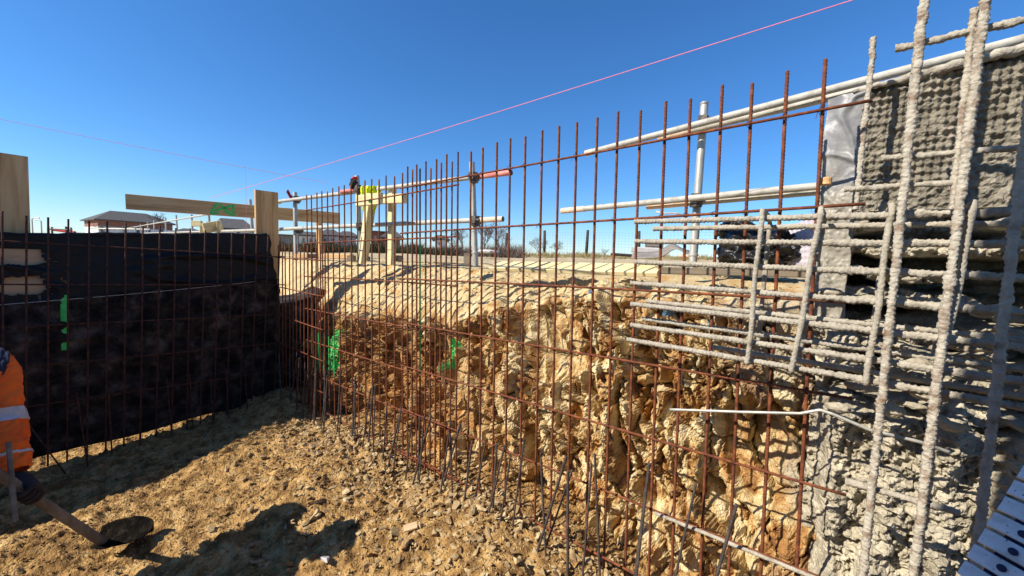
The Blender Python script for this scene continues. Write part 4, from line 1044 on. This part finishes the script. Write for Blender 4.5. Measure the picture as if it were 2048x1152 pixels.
# shovel
sv = empty('shovel', gB); bpy.context.view_layer.update(); tag(sv, 'shovel with a blade painted shadow-dark and a grey wooden handle resting on the pit floor', 'shovel'); svl = Matrix.Translation(-gB)
mb = MB(); back_ = gA - hdv * .35
mb.tube([back_.lerp(gB, k / 24) for k in range(25)], [.0165 + .004 * (k / 24) + .0008 * math.sin(k * 2.1) for k in range(25)], 12)
o = mb.build('handle', 'dirty_wood', sv, True); o.matrix_local = svl
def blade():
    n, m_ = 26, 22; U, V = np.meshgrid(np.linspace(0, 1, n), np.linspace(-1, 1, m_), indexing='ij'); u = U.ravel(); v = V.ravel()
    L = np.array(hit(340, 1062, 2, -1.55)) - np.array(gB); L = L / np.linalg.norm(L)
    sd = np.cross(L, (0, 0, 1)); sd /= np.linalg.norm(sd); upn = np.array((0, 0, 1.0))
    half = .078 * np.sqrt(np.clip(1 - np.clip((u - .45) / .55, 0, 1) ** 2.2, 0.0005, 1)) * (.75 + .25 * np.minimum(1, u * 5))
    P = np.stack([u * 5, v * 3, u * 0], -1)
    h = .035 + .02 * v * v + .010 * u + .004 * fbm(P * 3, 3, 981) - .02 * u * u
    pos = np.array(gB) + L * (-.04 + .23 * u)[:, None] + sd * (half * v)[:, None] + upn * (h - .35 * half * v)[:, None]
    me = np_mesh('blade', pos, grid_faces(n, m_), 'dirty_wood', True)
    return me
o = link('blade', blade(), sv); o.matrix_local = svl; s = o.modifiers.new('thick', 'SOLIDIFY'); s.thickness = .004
mat('blade_shadow', [(.004, .0035, .003), (.010, .008, .006), (.03, .024, .017)], 30, 1, .8, 90, spec=.05); o.data.materials.clear(); o.data.materials.append(MATS['blade_shadow'])  # near-black colour puts the shadow beside the tool into the blade
a, b = dep(17, 884, 1.62), dep(31, 1042, 1.60); 
tag(board('wooden_stake', b, a, (1, 0, 0), .022, .016, 'dirty_wood'), 'thin muddy wooden stake held upright beside the worker', 'stake')

# added plywood panel, out of view: blocks sun from the sprayed wall's right
sp = empty('added_shade_panel', (-.35, -2.12, -1.7)); bpy.context.view_layer.update(); tag(sp, 'tall added plywood panel, out of view, shading the sprayed wall', 'added shade panel')
mb = MB(); mb.add([(-.83, -2.12, -1.72), (.6, -2.12, -1.72), (.6, -2.12, 2.85), (-.40, -2.12, 2.70), (-.81, -2.12, 2.40), (-.83, -2.10, -1.72), (.6, -2.10, -1.72), (.6, -2.10, 2.85), (-.40, -2.10, 2.70), (-.81, -2.10, 2.40)],
    [(0, 1, 2, 3, 4), (9, 8, 7, 6, 5), (0, 5, 6, 1), (1, 6, 7, 2), (2, 7, 8, 3), (3, 8, 9, 4), (4, 9, 5, 0)])
o = mb.build('shade_sheet', 'plywood', sp); o.matrix_local = Matrix.Translation(-Vector(sp.location))
for x in (-.74, -.1, .5): board('stud', (x, -2.15, -1.7), (x, -2.15, 2.3), (1, 0, 0), .08, .05, 'timber', sp)

# ------------------------------------------------------------------ far background
def house(label, px0, px1, yr, ye, yb, Zd, mwall='render_white', upper=None, yaw=0.0, hip=.28, depth=8.0, wins=((.15, .3), (.35, .5), (.6, .75)), wrow=((.15, .55),), Zb=None):
    xa, xb = (px0 - 1024) / FPX, (px1 - 1024) / FPX; xm = (xa + xb) / 2
    if Zb is None: Zb = Zd * (1 + xm * xa) / (1 + xm * xb)
    a, b = dep(px0, yb, Zd), dep(px1, yb, Zb); zb = -3.0
    ht = dep((px0 + px1) / 2, ye, Zd).z; hr = dep((px0 + px1) / 2, yr, Zd).z
    x = (b - a); x.z = 0; L = x.length; x.normalize(); y = Vector((-x.y, x.x, 0))
    if y.dot(Vector(ray(1024, 500))) < 0: y = -y
    t = empty('house', mw=frame((a.x, a.y, zb), x, y, (0, 0, 1))); tag(t, label, 'house')
    he = ht - zb; rg_ = hr - zb
    mb = MB(); mb.box((L / 2, depth / 2, he / 2), (L, depth, he)); mb.build('wall', mwall, t)
    if upper:
        mb = MB(); mb.box((L / 2, depth / 2, he - .55), (L + .06, depth + .06, 1.1)); mb.build('upper_band', upper, t)
    o_ = .5; q = hip * L
    mb = MB(); mb.add([(-o_, -o_, he), (L + o_, -o_, he), (L + o_, depth + o_, he), (-o_, depth + o_, he), (q, depth / 2, rg_), (L - q, depth / 2, rg_), (-o_, -o_, he - .15), (L + o_, -o_, he - .15), (L + o_, depth + o_, he - .15), (-o_, depth + o_, he - .15)],
        [(0, 1, 5, 4), (1, 2, 5), (2, 3, 4, 5), (3, 0, 4), (9, 8, 7, 6), (0, 6, 7, 1), (1, 7, 8, 2), (2, 8, 9, 3), (3, 9, 6, 0)])
    mb.build('roof', 'roof_tile', t)
    hv = he + dep(px0, yb, Zd).z * 0
    for (f0, f1) in wins:
        for (z0, z1) in wrow:
            wz0 = dep(px0, yb, Zd).z - zb + (ht - dep(px0, yb, Zd).z) * z0; wz1 = dep(px0, yb, Zd).z - zb + (ht - dep(px0, yb, Zd).z) * z1
            mb = MB(); mb.box((L * (f0 + f1) / 2, -.03, (wz0 + wz1) / 2), (L * (f1 - f0), .10, wz1 - wz0)); wn = mb.build('window', 'rail_paint', t)
            mb = MB(); mb.box((L * (f0 + f1) / 2, -.085, (wz0 + wz1) / 2), (L * (f1 - f0) - .16, .03, wz1 - wz0 - .16)); mb.build('pane', 'pane', wn)
    return t
house('large white house with brick upper storey and hipped grey roof', 197, 345, 419, 441, 468, 63, 'render_white', 'brick_far', hip=.25, Zb=70.5, depth=9.9, wins=((.02, .06), (.10, .13), (.3, .36), (.48, .54), (.62, .68), (.80, .87)), wrow=((.12, .62),))
house('dark roofed house behind the low yellow profile frame', 430, 500, 432, 456, 472, 38, 'render_white', None, hip=.15, wins=((.1, .2), (.6, .72)), wrow=((.1, .7),))
house('low grey roofed outbuilding left of the profile frame', 352, 405, 455, 464, 474, 55, 'render_white', None, wins=((.4, .6),))
house('white house seen between the upright board and the yellow posts', 598, 640, 461, 470, 500, 52, 'render_white', None, hip=.2, wins=((.15, .28), (.5, .6), (.75, .88)), wrow=((.45, .8),))
house('white house with grey hipped roof left of the yellow posts', 640, 680, 456, 470, 500, 56, 'render_white', None, hip=.3, wins=((.2, .32), (.55, .68)), wrow=((.5, .8),))
house('grey roofed house just left of the left yellow post', 676, 712, 460, 472, 500, 60, 'render_white', None, hip=.25, wins=((.3, .45),), wrow=((.5, .8),))
house('terracotta house between the two yellow posts', 745, 768, 459, 462, 492, 58, 'brick_far', None, hip=.1, wins=((.2, .4), (.6, .8)), wrow=((.5, .7),))
house('dark roofed house beside the right yellow post', 768, 800, 460, 474, 495, 55, 'brick_far', None, hip=.2, wins=((.3, .5),), wrow=((.4, .7),))
house('low dark roofed house behind the scrub right of the yellow posts', 870, 893, 468, 478, 492, 60, 'render_white', None, hip=.05, wins=((.3, .5),), wrow=((.2, .5),))
house('long low grey shed roof by the upright board', 555, 600, 467, 470, 490, 70, 'debris', None, hip=.05, wins=((.4, .5),), wrow=((.3, .6),))
# street lamps
for i, (px, pt, s_) in enumerate(((66, 436, 1), (84, 440, -1))):
    Zd = 60; a = dep(px, 475, Zd); b = dep(px, pt, Zd); a.z = -3
    t = empty('street_lamp', a); bpy.context.view_layer.update(); tag(t, 'slender grey street lamp ' + ('nearest the tall upright board' if i == 0 else 'second from the tall upright board'), 'street lamp')
    mb = MB(); mb.tube([(0, 0, 0), (0, 0, b.z - a.z - .2)], [.11, .07], 8); mb.build('column', 'galv', t)
    r_ = Vector(CM @ np.array((1.0 if i == 0 else -.8, 0, 0))); mb = MB(); mb.tube([Vector((0, 0, b.z - a.z - .2)), Vector((0, 0, b.z - a.z)) + r_ * .3, Vector((0, 0, b.z - a.z)) + r_ * 1.1], [.06, .05, .09], 8); mb.build('lamp_head', 'galv', t)
# site gates / barrier clutter at far left
for i, (px0, px1, py0, py1, m, lb) in enumerate(((104, 150, 459, 465, 'red_cloth', 'distant red and white barrier rail at the far left'), (182, 300, 457, 459, 'galv', 'distant thin horizontal rail before the large house'))):
    t = tube_thing('barrier_rail', dep(px0, py0, 30), dep(px1, py1, 30), .10 if i == 0 else .05, m, lb, None, None, 'barrier')
for i, (px, pt) in enumerate(((97, 453), (104, 454), (132, 453), (142, 455))):
    a = dep(px, 475, 18); a.z = -1; b = dep(px, pt, 18); tube_thing('fence_pole', a, b, .035, 'coupler', 'thin dark pole in the distant cluster at the far left, %s from the tall board' % ('nearest second third fourth'.split()[i]), 'distant poles at the far left', None, 'pole')
tube_thing('fence_rail', dep(95, 458, 18), dep(144, 460, 18), .03, 'coupler', 'dark rail joining the distant poles at the far left', None, None, 'rail')

# wire fence on the skyline
fn = empty('wire_fence', dep(1150, 508, 19)); bpy.context.view_layer.update(); tag(fn, 'wire mesh fence on dark wooden posts along the skyline', 'fence'); fi = Matrix.Translation(-Vector(fn.location))
FP = [(915, 462, 24), (964, 466, 22), (1013, 466, 20.5), (1090, 461, 19), (1175, 460, 18), (1279, 462, 17), (1395, 460, 16), (1530, 460, 15.2)]
tops = []
for i, (px, py, Zd) in enumerate(FP):
    b = dep(px, py, Zd); a = b.copy(); a.z = float(top_z(a.x, a.y)) - .1; mb = MB(); mb.tube([a, a.lerp(b, .5) + Vector((.01, 0, 0)), b + Vector((.02 * (-1) ** i, 0, 0))], [.075, .07, .062], 10)
    o = mb.build('post', 'post_dark', fn, True); o.matrix_local = fi; tops.append((a, b))
mb = MB()
for (a0, b0), (a1, b1) in zip(tops[:-1], tops[1:]):
    n_ = 16
    for k in range(9):
        f = .12 + .80 * k / 8; mb.tube([a0.lerp(b0, f), a1.lerp(b1, f)], .0035, 4)
    for k in range(n_):
        f = k / n_; mb.tube([a0.lerp(a1, f) * .88 + b0.lerp(b1, f) * .12, a0.lerp(a1, f) * .08 + b0.lerp(b1, f) * .92], .003, 4)
o = mb.build('wire_netting', 'wire', fn); o.matrix_local = fi; o['kind'] = 'stuff'

# bare trees
def tree(label, px, pbase, ptop, Zd, seed, spread=.5, depth=6, nm='bare_tree'):
    rg_ = random.Random(seed); base = dep(px, pbase, Zd); top = dep(px, ptop, Zd); H = top.z - base.z
    t = empty(nm, (base.x, base.y, base.z - .3)); tag(t, label, 'tree'); tr = MB(); cr = MB()
    def grow(p, d, L, r, lev):
        q = p + d * L; mid = p.lerp(q, .5) + Vector((rg_.gauss(0, 1), rg_.gauss(0, 1), rg_.gauss(0, .5))) * L * .06
        (tr if lev < 2 else cr).tube([p, mid, q], [r, r * .85, r * .68], 6 if lev < 2 else 4, cap=False)
        if lev >= depth: return
        for k in range(3 if lev > 0 else 4):
            nd = (d + Vector((rg_.gauss(0, spread), rg_.gauss(0, spread), rg_.gauss(.08, spread * .6)))).normalized()
            grow(q if k else p.lerp(q, .7), nd, L * rg_.uniform(.62, .85), r * .62, lev + 1)
    grow(Vector((0, 0, 0)), Vector((0, 0, 1)), H * .30 + .1, H * .025, 0)
    tr.build('trunk', 'bark', t); c = cr.build('crown', 'twig', t)
    return t
tree('bare spreading tree left of the middle fence post on the skyline', 1076, 508, 473, 38, 1, .55, 6)
tree('bare round crowned tree right of the middle fence post on the skyline', 1112, 508, 476, 38, 2, .6, 6)
tree('small bare tree on the skyline near the third fence post', 1042, 506, 486, 36, 3, .5, 5)
tree('large bare bushy tree behind the galvanised pole', 968, 505, 436, 26, 4, .5, 6)
tree('tall bare bushy tree left of the galvanised pole', 925, 505, 446, 27, 5, .5, 6)
tree('bare bushy tree right of the galvanised pole', 998, 505, 450, 25, 6, .5, 6)
tree('low bare bush on the skyline beside the right fence post', 1212, 512, 492, 24, 7, .75, 5)
tree('bare tree behind the roof of the large house', 316, 460, 424, 70, 8, .45, 5)
tree('bare tree in front of the large white house', 210, 470, 441, 40, 9, .6, 5)
tree('bare shrub against the sky by the grey membrane', 1650, 470, 395, 9, 10, .5, 4)

def tufts(name, N, seed, gen, m, blades, label, cat, wmul=1.0):
    rg_ = np.random.RandomState(seed); VV = []; 
    x, y, h = gen(rg_, N)
    z = top_z(x, y) - .03
    for _ in range(blades):
        dx, dy = rg_.normal(0, .35, N) * h, rg_.normal(0, .35, N) * h; bx = x + rg_.normal(0, .3, N) * h; by = y + rg_.normal(0, .3, N) * h
        hh = h * rg_.uniform(.4, 1.1, N); ww = h * .03 * wmul; z0 = z + h * rg_.uniform(0, .45, N)
        an = rg_.uniform(0, 6.28, N); cx, cy = np.cos(an) * ww, np.sin(an) * ww
        VV.append(np.stack([np.stack([bx - cx, by - cy, z0], -1), np.stack([bx + cx, by + cy, z0], -1), np.stack([bx + dx, by + dy, z0 + hh * .7], -1)], 1).reshape(-1, 3))
    V = np.vstack(VV); F = np.arange(len(V)).reshape(-1, 3)
    return stuff(link(name, np_mesh(name, V, F, m)), label, cat)
def polar(px0, px1, Z0, Z1, h0, h1):
    def g(rg_, N):
        px = rg_.uniform(px0, px1, N); Zd = rg_.uniform(Z0, Z1, N); P = np.array([CC + z_ * ray(p_, 500) for p_, z_ in zip(px, Zd)])
        n = .55 + .45 * np.clip(fbm(np.stack([px / 26, Zd * .4, px * 0], -1), 2, 77) * 1.6 + .5, 0, 1)
        return P[:, 0], P[:, 1], rg_.uniform(h0, h1, N) * n
    return g
tufts('bramble_scrub', 1500, 31, polar(548, 905, 10.5, 15, .18, .52), 'scrub_leaf', 26, 'dark tangled bramble scrub along the edge of the site', 'scrub', 1.0)
tufts('dry_bramble', 700, 34, polar(760, 1040, 11, 15, .2, .6), 'twig', 22, 'brown dry bramble stems by the far fence', 'scrub', .7)
tufts('dry_grass', 1300, 32, polar(960, 1420, 13, 17.5, .10, .30), 'dry_grass', 10, 'dry straw coloured grass along the fence line', 'grass', 1.6)
tufts('grass_tufts', 260, 33, polar(620, 1330, 5, 12, .03, .07), 'dry_grass', 8, 'sparse dry grass tufts on the upper ground', 'grass', 1.6)
